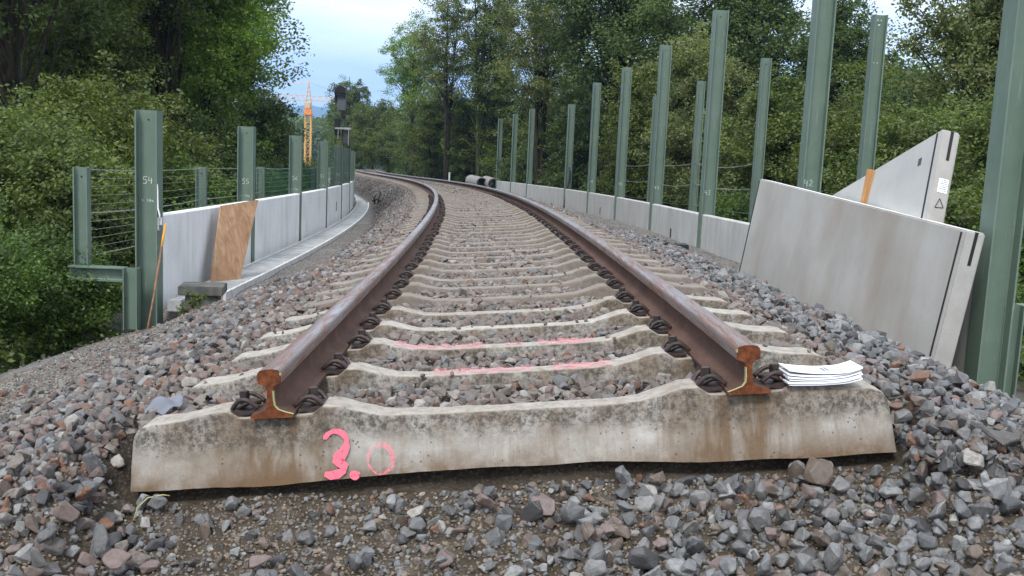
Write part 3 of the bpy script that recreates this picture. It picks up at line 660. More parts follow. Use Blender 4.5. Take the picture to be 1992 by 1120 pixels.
    put('fine_gravel', s, o, r, PR_MID, M['grit'], 96, keep=kk, lift=.2)
    s, o = field(-.2, 9.5, -4.8, -1.9, .075, 97); r = g.uniform(.010, .030, len(s)); kk = g.uniform(size=len(s)) < .16*(1-sm(-o, 2.2, 4.2))+.07
    put('scattered_stone', s, o, r, PR_FINE, M['stone_left'], 98, keep=kk, lift=.3)
    s, o = field(9.5, 26, -2.95, -2.2, .035, 101); r = g.uniform(.006, .014, len(s)); put('fine_gravel', s, o, r, PR_MID, M['grit'], 102, keep=g.uniform(size=len(s)) < .5, lift=.2)
    s, o = field(9.5, 34, 2.25, 3.5, .05, 103); r = g.uniform(.007, .02, len(s)); put('fine_gravel', s, o, r, PR_MID, M['grit'], 104, keep=g.uniform(size=len(s)) < .45, lift=.2)
    s, o = field(-.5, 9.5, 2.4, 4.2, .055, 105); r = g.uniform(.012, .03, len(s)); put('scattered_stone', s, o, r, PR_MID, M['stone_grey'], 106, keep=g.uniform(size=len(s)) < .9*(1-sm(o, 3.0, 4.2)), lift=.3)
ballast()

# ------------------------------------------------------------------ barrier posts and panels
def ibeam(d, b, tf, tw):
    x, y = d/2, b/2
    return [(-x, -y), (-x+tf, -y), (-x+tf, -tw/2-.012), (-x+tf+.012, -tw/2), (x-tf-.012, -tw/2), (x-tf, -tw/2-.012), (x-tf, -y), (x, -y), (x, y), (x-tf, y), (x-tf, tw/2+.012), (x-tf-.012, tw/2), (-x+tf+.012, tw/2), (-x+tf, tw/2+.012), (-x+tf, y), (-x, y)]
GL = {'5': [[(.9, 1), (.15, 1), (.1, .58), (.6, .62), (.9, .35), (.65, .03), (.05, .05)]], '4': [[(.2, 1), (.05, .45), (.95, .5)], [(.75, .85), (.7, 0)]], '9': [[(.85, .8), (.4, 1), (.12, .75), (.45, .5), (.85, .75), (.8, .3), (.5, 0)]],
      '8': [[(.85, .85), (.4, 1), (.15, .78), (.8, .3), (.5, 0), (.15, .22), (.85, .78)]], '.': [[(.35, 0), (.5, .08)]], '2': [[(.1, .8), (.5, 1), (.85, .75), (.1, .05), (.95, .05)]], '3': [[(.1, .95), (.8, .95), (.45, .58), (.85, .3), (.5, 0), (.08, .1)]],
      '6': [[(.8, 1), (.25, .6), (.12, .2), (.5, 0), (.85, .25), (.5, .5), (.15, .3)]], '7': [[(.1, 1), (.9, 1), (.35, 0)]], 'm': [[(0, 0), (.05, .6), (.3, .6), (.4, 0)], [(.4, .5), (.7, .6), (.85, 0)]], '1': [[(.3, .8), (.6, 1), (.55, 0)]], '0': [[(.5, 1), (.15, .6), (.2, .1), (.6, 0), (.9, .5), (.5, 1)]], ' ': []}
def chalk(parent, text, x, z, h, y, name='chalk_mark'):
    mb = MB(); w = h*.62; x -= len(text)*w*1.25/2
    for i, ch in enumerate(text):
        for k, st in enumerate(GL.get(ch, [])):
            ribbon(mb, [(x+i*w*1.25+p[0]*w, z+p[1]*h) for p in st], h*.10, 'xz', y, .3, i*7+k)
    return mb.build(name, M['chalk'], parent, norm=False)
POST = {}
def post(s, o, hb, ht, d=.20, b=.20, label='', group='', cat='steel post', num=None, z0=None, hole=True, name='steel_post', holes2=False):
    """H-section post; hb/ht: foot and top height over the rail seats at s"""
    M4 = frame(s, o, hb, False, slope=False); root = empty(name, mat=M4); meta(root, label, cat, group)
    H = ht-hb; key = (round(H, 2), d, b)
    if key not in POST:
        mb = MB(); mb.prism(ibeam(d, b, .014, .009), 0, H, axis='z'); ob = mb.build('post_body', M['green'], root); POST[key] = ob.data
    else: link(bpy.data.objects.new('post_body', POST[key]), root)
    if hole:
        mb = MB(); cs = [(.011*math.cos(k*PI/6), H-.10+.011*math.sin(k*PI/6)) for k in range(12)]
        mb.prism(cs, -.0075, -.004); mb.build('bolt_hole', M['black'], root)
    if holes2:
        for dx, dz, rr in ((-.02, .06, .006), (.02, .06, .006), (0, .11, .012), (-.02, .55, .005), (.02, .55, .005)):
            mb = MB(); mb.prism([(dx+rr*math.cos(k*PI/5), H-dz+rr*math.sin(k*PI/5)) for k in range(10)], -.0075, -.004); mb.build('bolt_hole', M['whitemetal_hole_light'], root)  # white discs: daylight through the holes, painted on as colour
    if num:
        zc = num[1]-hb
        chalk(root, num[0], -.005, zc, .075, -.0085)
        if len(num) > 2: chalk(root, num[2], -.01, zc-.20, .036, -.0085, 'chalk_measure')
    return root
RD = lambda s: 3.025+.03326*s+.13
LD = lambda s: 3.81-.0218*s+.145
WT_R, WT_L = .1025, .0404
rposts = {}
RP = {-2: None, -1: None, 0: (14.23, RD(14.23)), 1: (19.23, RD(19.23)), 2: (24.23, RD(24.23)), 3: (29.23, RD(29.23)), 4: (34.23, RD(34.23)), 6: (44.23, RD(44.23)), 7: (49.23, RD(49.23)), 8: (54.23, RD(54.23))}
def so1(x, y): s, o = to_so([x], [y]); return float(s[0]), float(o[0])
RP[-2] = so1(3.50, 7.98); RP[-1] = so1(3.38, 12.87)
rl = {-2: 'tallest green steel post, at the right edge behind the leaning slabs', -1: 'green steel post chalked 42 rising behind the big leaning slab', 0: 'green steel post chalked 43, first one left of the leaning slab',
      1: 'green barrier post on the right side, one bay beyond the post chalked 43', 2: 'green barrier post on the right side, two bays beyond the post chalked 43', 3: 'green barrier post on the right side, three bays beyond the post chalked 43',
      4: 'shorter green barrier post with a black cable loop hanging down it', 6: 'third green barrier post from the far end of the right wall', 7: 'second green barrier post from the far end of the right wall', 8: 'last green barrier post at the far end of the right wall'}
for k, (s, o) in RP.items():
    ht = WT_R+3.23 if k != 4 else WT_R+2.88
    if k < 0: ht = WT_R+3.23
    num = {-1: ('42', .66), 0: ('43', .42), 1: ('44', .40), 2: ('45', .40), 3: ('46', .40)}.get(k)
    rposts[k] = post(s, o, -1.6 if k >= 0 else -1.7, ht, .215, .22, rl[k], 'tall barrier posts on the right', num=num)
bl = {-1: 'rear green fence post with white light showing through its top holes', 0: 'rear green fence post left of the leaning slab, wires ending at it', 1: 'second rear green fence post on the right, standing alone between tall posts',
      2: 'third rear green fence post on the right, half hidden by a tall post', 3: 'fourth rear green fence post on the right, close behind a tall post', 5: 'isolated grey-green rear post between the short post and the far posts', 7: 'farthest rear green fence post on the right'}
bpos = {}
for k in (-1, 0, 1, 2, 3, 5, 7):
    if k == -1: s, o = so1(4.15, 13.3)
    elif k == 0: s, o = so1(4.0, 18.55)
    else: s = 14.6+5*k; o = RD(s)+.86
    bpos[k] = (s, o)
    post(s, o, -1.9, WT_R+2.58, .15, .15, bl[k], 'rear fence posts on the right', holes2=(k == -1))
# short stub and bracket beam beside the nearest right post
def bracket(s, o, h_top, sgn, hb, label, group, L_=.55, arm_h=.15):
    root = empty('post_bracket', mat=frame(s, o, hb, False, slope=False)); meta(root, label, 'steel bracket', group); H = h_top-hb
    mb = MB(); mb.prism(ibeam(.15, .15, .012, .008), 0, H, axis='z'); mb.build('stub_post', M['green'], root)
    mb = MB(); prof = ibeam(.15, .15, .012, .008); pr = [(q[1], H-.075+q[0]) for q in prof]; x0, x1 = sgn*.078, sgn*(.078+L_)
    mb.prism(pr, min(x0, x1), max(x0, x1), axis='x'); mb.build('bracket_arm', M['green'], root)
    return root
s_, o_ = so1(3.66, 8.02); bracket(s_+.02, o_, -.10, 1, -1.4, 'short green steel stub with bracket arm at the foot of the tallest post', 'post brackets')
# right wall panels
def panel(s0, s1, oa, ob, hb, ht, th, label, group, mat, slot=None, shift=0.0):
    a = T(s0, oa, 0); b = T(s1, ob, 0); d = (b-a); ln = math.hypot(d.x, d.y)-.02; root = empty('wall_panel', a); meta(root, label, 'wall panel', group)
    ang = math.atan2(d.y, d.x); sl = d.z/ln
    Mx = Matrix.Rotation(ang, 4, 'Z') @ Matrix.Translation((.01, shift, 0))
    mb = MB(); nseg = 10
    sec = [(-th/2, hb), (-th/2, ht-.015), (-th/2+.015, ht), (th/2-.015, ht), (th/2, ht-.015), (th/2, hb)]
    vs = []; 
    for i in range(nseg+1):
        x = ln*i/nseg; vs += [Mx @ Vector((x, y, z+sl*x)) for y, z in sec]
    n = len(sec); fs = [(i*n+j, (i+1)*n+j, (i+1)*n+(j+1) % n, i*n+(j+1) % n) for i in range(nseg) for j in range(n)] + [tuple(range(n)), tuple(nseg*n+j for j in range(n-1, -1, -1))]
    mb.add(vs, fs); mb.build('panel_body', mat, root)
    if slot:
        t, z, hgt, y = slot; mb = MB(); x = ln*t; yy = y*(th/2)
        mb.box(x-.06, x+.06, yy-.004*(1 if y < 0 else -1)-.004, yy+.004, z+sl*x, z+hgt+sl*x, M=Mx); mb.build('drain_slot', M['black'], root)
    return root
ks = [-2, -1, 0, 1, 2, 3, 4, 6, 7, 8]
pl = {(-2, -1): 'low concrete wall panel hidden behind the big leaning slab', (-1, 0): 'low concrete wall panel running in behind the big leaning slab', (0, 1): 'low concrete wall panel with a drain slot, beside the post chalked 43', (1, 2): 'second low concrete panel beyond the post chalked 43, right wall',
      (2, 3): 'low right wall panel two bays beyond the one with the big slot', (3, 4): 'low right wall panel ending at the post with the cable loop', (4, 6): 'longest low concrete panel, beyond the post with the cable loop', (6, 7): 'short low wall panel between the second and third farthest posts', (7, 8): 'last low concrete panel at the far end of the right wall'}
for a, b in zip(ks, ks[1:]):
    sa, oa = RP[a]; sb, ob = RP[b]
    panel(sa, sb, oa, ob, -1.2, WT_R, .12, pl[(a, b)], 'low wall panels on the right', M['panelR'], slot=(.52, -.50, .22, 1) if a == 0 else ((.5, -.45, .2, 1) if a == 2 else None), shift=.03)
# left wall
LP = {k: (8.70+5*k, -LD(8.70+5*k)) for k in range(8)}
ll = ['nearest green steel post on the left, chalked 54, with no panel before it', 'green steel post chalked 55 behind the plywood board', 'green steel post chalked 56 on the left wall', 'green steel post chalked 57, fourth on the left wall', 'fifth green post of the left wall, in front of the signal',
      'sixth green post of the left wall', 'seventh green post of the left wall, next to last', 'last green post at the far end of the left wall']
mm_ = ['4.98m', '4.98m', '4.98m', '4.98m', '4.98m', '4.98m', '4.98m', '4.98m']
for k, (s, o) in LP.items():
    post(s, o, -1.45 if k == 0 else -1.4, WT_L+1.13, .235, .235, ll[k], 'barrier posts on the left', num=(str(54+k), .38 if k == 0 else .30, mm_[k]) if k < 6 else None)
lpl = ['first left wall panel, white and standing free of the ground, beside post 54', 'second left wall panel, between posts 55 and 56', 'third left wall panel, between posts 56 and 57', 'fourth left wall panel, with a narrow drain slot', 'fifth left wall panel, in front of the signal mast', 'sixth left wall panel', 'seventh and farthest left wall panel']
for k in range(7):
    sa, oa = LP[k]; sb, ob = LP[k+1]
    panel(sa, sb, oa, ob, -1.0 if k == 0 else -1.25, WT_L, .12, lpl[k], 'white wall panels on the left', M['panel'], slot=(.62, -.62, .25, -1) if k == 3 else None, shift=-.045)
# the last stretch of the left wall beyond the last post is out of sight
# left fence on brackets
lf = ['nearest green fence post, standing on the bracket arm left of post 54', 'green fence post between the posts chalked 54 and 55', 'green fence post just right of the post chalked 55', 'thin green fence post just right of the post chalked 56', 'fifth thin green fence post along the left fence', 'sixth thin green fence post along the left fence', 'seventh thin green fence post along the left fence', 'last thin green fence post along the left fence']
FP = {}
for k in range(8):
    s, o = LP[k]; s -= .12 if k == 0 else 0; oo = o-.68; FP[k] = (s, oo)
    post(s, oo, -.52 if k == 0 else -.56, .53, .15, .13, lf[k], 'left fence posts', name='fence_post')
    bracket(s-.12 if k == 0 else s+.02, o-.12, -.525 if k == 0 else -.565, -1, -1.2, ('green bracket of stub and arm under the nearest fence post' if k == 0 else ordw(k+1)+' green bracket under the left fence, counted from the camera'), 'post brackets under the left fence', L_=.58)
def wire_span(p0, p1, zs, thick, label, group, mat=None, r=.0022, sag=.03, mesh=False):
    root = empty('wire_fence', T(*p0, zs[0])); meta(root, label, 'wire fence', group); base = root.location.copy()
    for i, h in enumerate(zs):
        a = T(*p0, h)-base; b = T(*p1, h)-base; g = random.Random(i*3+int(p0[0])); sg = sag*g.uniform(.3, 1.2)
        mb = MB(); pts = [a.lerp(b, t/10)+Vector((0, 0, -sg*4*(t/10)*(1-t/10))) for t in range(11)]
        if i in thick:
            for ph in (0, PI):
                tw = []
                for t in range(61):
                    q = a.lerp(b, t/60)+Vector((0, 0, -sg*4*(t/60)*(1-t/60))); tw.append(q+Vector((.006*math.cos(t*1.3+ph), 0, .006*math.sin(t*1.3+ph))))
                mb.tube(tw, r*1.5, 4)
        else: mb.tube(pts, r, 4)
        mb.build('fence_wire', M['galv'], root)
    if mesh:
        mb = MB(); a = T(*p0, zs[0]); b = T(*p1, zs[0]); n = int((b-a).length/.1)
        for t in range(1, n):
            q = a.lerp(b, t/n)-base; mb.tube([q, q+Vector((0, 0, zs[-1]-zs[0]))], .0025, 3)
        for j in range(1, 10):
            h = zs[0]+(zs[-1]-zs[0])*j/10; mb.tube([T(*p0, h)-base, T(*p1, h)-base], .0025, 3)
        m_ = mb.build('green_mesh', M['greenwire'], root)
    return root
zs = [-.44+.095*i for i in range(11)]
fl = ['nearest wire span of the left fence, behind post 54', 'second wire span of the left fence, ending behind the plywood board', 'third wire span of the left fence, beyond post 55', 'fourth wire span of the left fence', 'fifth wire span of the left fence', 'sixth wire span of the left fence', 'farthest wire span of the left fence']
for k in range(7):
    wire_span(FP[k], FP[k+1], zs if k < 3 else zs[::2], (0, 5, 10) if k < 2 else (10,), fl[k], 'wire spans of the left fence', mesh=(k in (2, 3)), r=.0022 if k < 3 else .003)
for k, lab in ((0, 'slack wire span at the right fence nearest the leaning slab'), (1, 'slack wire span at the right fence, middle one'), (2, 'slack wire span at the right fence, farthest one')):
    wire_span(bpos[k], bpos[k+1], [.12, .55, .98], (1, 2), lab, 'wire spans of the right fence', r=.003, sag=.08)
# bracket with white strap on the post chalked 54
s, o = LP[0]; root = empty('hanging_strap', mat=frame(s, o+.125, 0)); meta(root, 'small galvanised clamp with a white strap on the side of post 54', 'clamp')
mb = MB(); mb.box(-.015, .045, -.10, -.06, -.06, .02); mb.box(.0, .012, -.12, -.05, -.12, .02); mb.build('clamp_plate', M['galv'], root, bevel=.003)
mb = MB(); mb.tube([(-.01, -.11, .38), (-.004, -.112, .25), (.0, -.11, .12), (.018, -.105, .05), (.02, -.10, 0)], .009, 6); mb.build('strap', M['whitemetal_hole_light'], root, smooth=True)
# black cable loop on the short right post
s, o = RP[4]; root = empty('cable_loop', mat=frame(s, o, 0)); meta(root, 'black cable looped down the short post of the right wall', 'cable')
mb = MB(); mb.tube([(.0, -.13, .85), (.03, -.16, .7), (.02, -.16, .4), (-.05, -.16, .05), (-.09, -.15, -.3), (-.10, -.14, -.6)], .028, 6); mb.build('cable_body', M['black'], root, smooth=True)

# ------------------------------------------------------------------ paved strip along the left wall
def paving():
    mb = MB(); s = 9.3; k = 0
    while s < 62:
        ln = .34; a = frame(s, 0, 0, False); o1 = -(LD(s)-.20); w = .52
        oo = o1+w+.0; g = random.Random(k)
        hb = -.93; mb.box(o1+.055, oo-.055, .004, ln-.004, hb-.06, hb+.06+g.uniform(-.003, .003), 0, M=a)
        mb.box(o1+.02, o1+.05, 0, ln+.002, hb-.1, hb+.075, 1, M=a); mb.box(oo-.05, oo-.015, 0, ln+.002, hb-.15, hb+.075, 1, M=a)
        s += ln; k += 1
    o = mb.build('path', [M['slab'], M['edge']]); meta(o, kind='structure')
paving()
root = empty('concrete_block', mat=frame(8.5, -3.10, -.72) @ Matrix.Rotation(.12, 4, 'Z')); meta(root, 'dark grey concrete slab laid across the start of the paved strip', 'concrete block')
mb = MB(); mb.box(-.27, .20, -.20, .28, -.065, .035); o = mb.build('block_body', M['block'], root, bevel=.008)
mb = MB(); mb.box(-.20, .14, -.15, .25, -.22, -.067); mb.build('block_foot', M['block'], root, bevel=.006)
root = empty('kerb_piece', mat=frame(8.9, -3.50, -1.02)); meta(root, 'short pale kerb piece under the first left wall panel', 'kerb stone')
mb = MB(); mb.box(-.06, .10, -.25, .3, 0, .13); mb.build('kerb_body', M['slab'], root, bevel=.01)

# ------------------------------------------------------------------ leaning things
def slab_mat(a, b, c):
    """local x along a->b, z up (c is below a), y = x cross"""
    x = (b-a).normalized(); z = (a-c); z = (z-x*z.dot(x)).normalized(); y = z.cross(x)
    return Matrix(((x.x, y.x, z.x, a.x), (x.y, y.y, z.y, a.y), (x.z, y.z, z.z, a.z), (0, 0, 0, 1)))
def lean_slab(a, b, c, L_, H, th, label, face, slot_z, sticker=False):
    Mx = slab_mat(a, b, c); n = Vector((Mx[0][1], Mx[1][1], Mx[2][1])); sg = 1 if n.x > 0 else -1    # thickness goes away from the track
    root = empty('concrete_slab', mat=Mx @ Matrix.Translation((0, 0, -H))); meta(root, label, 'concrete slab', 'loose concrete slabs leaning on the posts')
    mb = MB(); y0, y1 = (0, th) if sg > 0 else (-th, 0)
    mb.box(0, L_, y0, y1, 0, H); o = mb.build('slab_body', face, root, bevel=.012)
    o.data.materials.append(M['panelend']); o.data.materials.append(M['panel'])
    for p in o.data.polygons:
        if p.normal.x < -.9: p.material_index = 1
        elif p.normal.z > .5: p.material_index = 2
    yf = 0 if sg > 0 else 0; f = -1 if sg > 0 else 1     # direction of the visible face
    mb = MB(); mb.box(.035 if not sticker else .06, .055 if not sticker else .085, f*.004, -f*.004, .02, H-.02); mb.build('rubber_seal', M['rubber'], root)
    mb = MB(); mb.box(L_-.03, L_-.008, f*.004, -f*.004, .02, H-.02); mb.build('rubber_seal', M['rubber'], root)
    yc = (y0+y1)/2+sg*.01
    mb = MB(); mb.box(-.003, .003, yc-.012, yc+.012, H-slot_z, H-.003); mb.build('slot', M['rubber'], root)
    if sticker:
        mb = MB(); mb.box(-.0035, .002, yc-.04, yc+.035, H-.50, H-.39); st = mb.build('paper_label', M['paper'], root)
        mb = MB()
        for i in range(7): mb.box(-.0050, -.0036, yc-.034, yc-.034+.05+.012*((i*37) % 3 - 1), H-.398-.014*i-.005, H-.398-.014*i)
        mb.build('label_print', M['ink'], root)
        mb = MB(); tri = [(-.035, -.615), (.03, -.625), (.005, -.55), (-.035, -.615)]
        for p, q in zip(tri, tri[1:]):
            u = Vector((-.0045, yc+p[0], H+p[1])); v = Vector((-.0045, yc+q[0], H+q[1])); mb.tube([u, v], .0028, 4)
        mb.build('triangle_mark', M['black'], root)
        mb = MB(); mb.box(.30, .36, f*.003, -f*.003, H-.22, H-.16); mb.build('lifting_anchor', M['darkgrey'], root)
    return root
A0 = Vector((3.131, 7.696, -.597)); A1 = Vector((2.738, 12.564, -.5)); A2 = A0+Vector((-.1308, .0076, -.913))
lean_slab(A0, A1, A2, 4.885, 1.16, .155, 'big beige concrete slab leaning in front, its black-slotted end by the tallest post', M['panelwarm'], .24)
B0 = Vector((3.281, 8.711, .102)); B1 = Vector((3.066, 12.884, -1.062)); B2 = B0+Vector((-.1346, -.1992, -.6893))
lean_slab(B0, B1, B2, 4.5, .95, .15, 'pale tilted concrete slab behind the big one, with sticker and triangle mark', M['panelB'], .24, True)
root = empty('timber_wedge', (3.13, 10.0, -.69)); meta(root, 'orange-brown timber batten wedged upright between the two leaning slabs', 'timber batten')
root.rotation_euler = (math.radians(-3), math.radians(8), math.radians(8)); mb = MB(); mb.box(-.037, .037, -.025, .025, -.1, .42); mb.build('batten_body', M['pine'], root, bevel=.004)
# plywood board
def quad_slab(name, part, c, th, mat, label, cat):
    BL, BR, TR, TL = [Vector(q) for q in c]; n = (BR-BL).cross(TL-BL).normalized(); root = empty(name, BL); meta(root, label, cat)
    vs = [p-BL for p in (BL, BR, TR, TL)]; vs += [v-n*th for v in vs]
    mb = MB(); mb.add(vs, [(0, 1, 2, 3), (7, 6, 5, 4), (0, 4, 5, 1), (1, 5, 6, 2), (2, 6, 7, 3), (3, 7, 4, 0)]); mb.build(part, mat, root, bevel=.002); return root
rayv = lambda x, y, Z: (fw + rt*((x-996)/F_PX) + up_*((560-y)/F_PX))*Z
quad_slab('plywood_board', 'board_body', [rayv(409, 556, 13.9), rayv(467, 545, 14.4), rayv(503, 388, 15.1), rayv(430, 400, 14.4)], .022, M['ply'], 'weathered orange-brown plywood board leaning on the left wall', 'plywood board')
root = empty('marker_rod', (-3.60, 10.75, -2.28)); meta(root, 'thin rusty rod with yellow tip leaning against post 54', 'rod')
a = Vector((0, 0, 0)); b = Vector((-3.659, 11.245, -1.21))+Vector((.005, .3, 0))-Vector((-3.60, 10.75, -2.28)); m_ = a.lerp(b, .79)
mb = MB(); mb.tube([a, a.lerp(b, .35)+Vector((.006, 0, 0)), m_], .011, 7); mb.build('rod_body', M['rod'], root, smooth=True)
mb = MB(); mb.tube([m_, a.lerp(b, .88), b], [.012, .014, .011], 7); mb.build('rod_tip', M['rodtip'], root, smooth=True)
# black bar by the right wall
root = empty('black_bar', T(13.2, 2.93, -.40)); meta(root, 'black plastic bar lying on the gravel by the right wall', 'bar')
a = T(14.2, 2.98, -.36)-root.location; b = T(11.4, 2.95, -.40)-root.location; c = a.lerp(b, .5)
mb = MB(); mb.tube([a, c], .022, 7); mb.tube([c, b], .030, 7); mb.build('bar_body', M['black'], root, smooth=True)
mb = MB(); mb.box(-.09, .09, -.05, .25, -.03, .07, M=Matrix.Translation(c)); mb.build('bar_clamp', M['black'], root, bevel=.01)
# cable stub poking out of the ballast on the left
root = empty('cable_stub', T(36, -2.25, -.62)); meta(root, 'black cable ends sticking up from the ballast left of the bend', 'cable')
mb = MB(); mb.tube([(0, 0, -.1), (-.03, 0, .12), (.02, 0, .24)], .028, 6); mb.tube([(.10, .1, -.1), (.12, .1, .12), (.18, .1, .28), (.16, .1, .36)], .026, 6); mb.tube([(-.1, 0, 0), (.08, .05, .10), (.22, 0, .02)], .03, 6); mb.build('cable_body', M['black'], root, smooth=True)
# yellow wire in front of the first sleeper
root = empty('yellow_wire', T(-.22, -1.12, -.335)); meta(root, 'short yellow wire curling out below the left end of the front sleeper', 'wire')
mb = MB(); mb.tube([(-.03, -.02, -.045), (-.025, 0, -.01), (0, .02, .015), (.04, .04, .02), (.06, .05, .015)], .0022, 5); mb.build('wire_body', M['yellow'], root, smooth=True)
# grey rag
def rag():
    root = empty('grey_rag', T(.22, -1.19, -.035, False)+Vector((0, 0, 0))); root.location.z = float(ground_z(np.array([root.location.x]), np.array([root.location.y]))[0])+.04
    meta(root, 'crumpled grey-blue rag lying on the stones left of the front sleeper', 'rag'); n = 14; V = []; Fc = []
    for i in range(n):
        for j in range(n):
            u, v = i/(n-1)-.5, j/(n-1)-.5; w = .055*(1-.5*u); x = u*.14+v*.02; y = v*w*1.5+.04*u; z = .014*math.sin(v*6+u*5)+.012*math.cos(u*11+v*4)+.02*u*abs(v)*4
            V.append((x, y, z))
    for i in range(n-1):
        for j in range(n-1): a = i*n+j; Fc.append((a, a+1, a+n+1, a+n))
    o = mesh_np('cloth', V, Fc, M['rag'], root, smooth=True); md = o.modifiers.new('Solidify', 'SOLIDIFY'); md.thickness = .004
    root.rotation_euler = (.2, 0, math.radians(38))
rag()
# folded papers on the right end of the front sleeper
def papers():
    root = empty('folded_papers', mat=frame(0, 0, 0, True) @ Matrix.Translation((1.0, -.045, .012)) @ Matrix.Rotation(.03, 4, 'Z')); meta(root, 'stack of folded white papers on the right end of the front sleeper', 'papers')
    for k in range(6):
        g = random.Random(k); w = .118; d = .058; V = []; Fc = []; nx = 16; sh = g.uniform(-.004, .004); z0 = .004+.0062*k
        lift = [0, 0, .001, .002, .004, .010][k]
        for i in range(nx+1):
            u = i/nx; x = (u-.5)*2*w+sh; zz = z0+.022*(u-.5)**2*(1+k*.25)+lift*(1-u)+.006*(u > .8)*(u-.8)*5
            for (y, dz) in ((-d+(-.004 if k % 2 else .0), 0), (d, 0), (d, .0042), (-d+(-.004 if k % 2 else 0), .0042)):
                yy = y+ (0.006*math.sin(u*5) if k == 5 else 0); V.append((x, yy, zz+dz))
        for i in range(nx):
            for j in range(4): a = i*4+j; b = i*4+(j+1) % 4; Fc.append((a, b, b+4, a+4))
        V2 = V; o = mesh_np('folded_sheet', V2, Fc+[(3, 2, 1, 0), (nx*4, nx*4+1, nx*4+2, nx*4+3)], M['paper'], root, smooth=False)
    mb = MB(); z = .0450
    for r in range(6):
        for c in range(2): mb.box(.004+c*.013, .004+c*.013+.009, -.030+r*.010, -.030+r*.010+.005, z, z+.0006)
    mb.build('print_block', M['ink'], root); mb = MB()
    for r in range(5): mb.box(-.098, -.075, -.02+r*.012, -.016+r*.012, z+.006, z+.0066)
    mb.build('margin_print', M['ink'], root)
papers()
# concrete pipes beside the far bend
def pipe(x, y, z, ang, L_, R, label):
    root = empty('concrete_pipe', (x, y, z)); root.rotation_euler = (math.radians(-1), 0, ang); meta(root, label, 'concrete pipe', 'concrete pipes lying beyond the right wall')
    n = 28; ri = R*.86; mb = MB(); vs = []
    for (r, yy) in ((R, 0), (R, L_), (ri, L_), (ri, 0)): vs += [(r*math.cos(2*PI*k/n), yy, R+r*math.sin(2*PI*k/n)) for k in range(n)]
    fs = [(a*n+k, a*n+(k+1) % n, ((a+1) % 4)*n+(k+1) % n, ((a+1) % 4)*n+k) for a in range(4) for k in range(n)]
    mb.add(vs, fs); mb.build('pipe_body', M['pipe'], root)
def at_px(x, y, Z): return rayv(x, y, Z)
for (px, py, Z, ang, L_, R, lab) in ((937, 369, 60, math.radians(12), 3.5, .34, 'left concrete pipe lying open-ended beyond the right wall'), (960, 371, 59, math.radians(9), 3.2, .34, 'right concrete pipe, half hidden, beyond the right wall')):
    p = at_px(px, py, Z); pipe(p.x, p.y, p.z, ang, L_, R, lab)
p = at_px(873, 341, 72); root = empty('marker_stone', p); meta(root, 'small white marker stone beside the far track', 'marker stone'); mb = MB(); mb.box(-.09, .09, -.1, .1, -.5, .2); mb.build('stone_body', M['whitemetal_hole_light'], root, bevel=.03)

# ------------------------------------------------------------------ railway signal
def signal():
    base = at_px(665, 372, 54); top = at_px(662, 168, 54); H = (top-base).z; root = empty('railway_signal', base); meta(root, 'dark railway signal mast with stacked heads standing left of the bend', 'railway signal')
    mb = MB(); mb.tube([(0, 0, -.8), (0, 0, H-.6)], .055, 8); mb.build('mast', M['darkgrey'], root)
    def head(z0, z1, w, name, x=0, mat='signalgrey'):
        w *= .82
        mb = MB(); mb.box(x-w/2, x+w/2, -.15, .15, z0, z1); o = mb.build(name, M[mat], root, bevel=.02); return o
    h = head(H-1.15, H-.42, .5, 'signal_head', -.1); mb = MB(); mb.box(-.36, .14, -.32, .05, H-.41, H-.33); mb.box(-.42, -.34, -.2, .1, H-.8, H-.3); mb.build('hood', M['black'], h)
    mb = MB(); mb.prism([(-.42, H-.33), (.12, H-.33), (.10, H-.08), (-.02, H), (-.2, H), (-.36, H-.1)], -.35, .1); mb.build('upper_signal_head', M['black'], root)
    h = head(H-1.5, H-1.17, .24, 'lower_lamp_box', -.02, 'black'); head(H-2.35, H-1.55, .30, 'distant_signal_head', -.28, 'black'); head(H-2.75, H-2.1, .32, 'shunt_signal_head', .16, 'darkgrey')
    mb = MB(); mb.box(-.35, .4, -.3, .25, H-2.05, H-1.97); mb.tube([(.3, -.25, H-2.0), (.3, -.25, H-2.8)], .025, 5); mb.tube([(-.2, -.25, H-2.0), (-.2, -.25, H-2.5)], .025, 5); mb.build('service_platform', M['galv'], root)
signal()

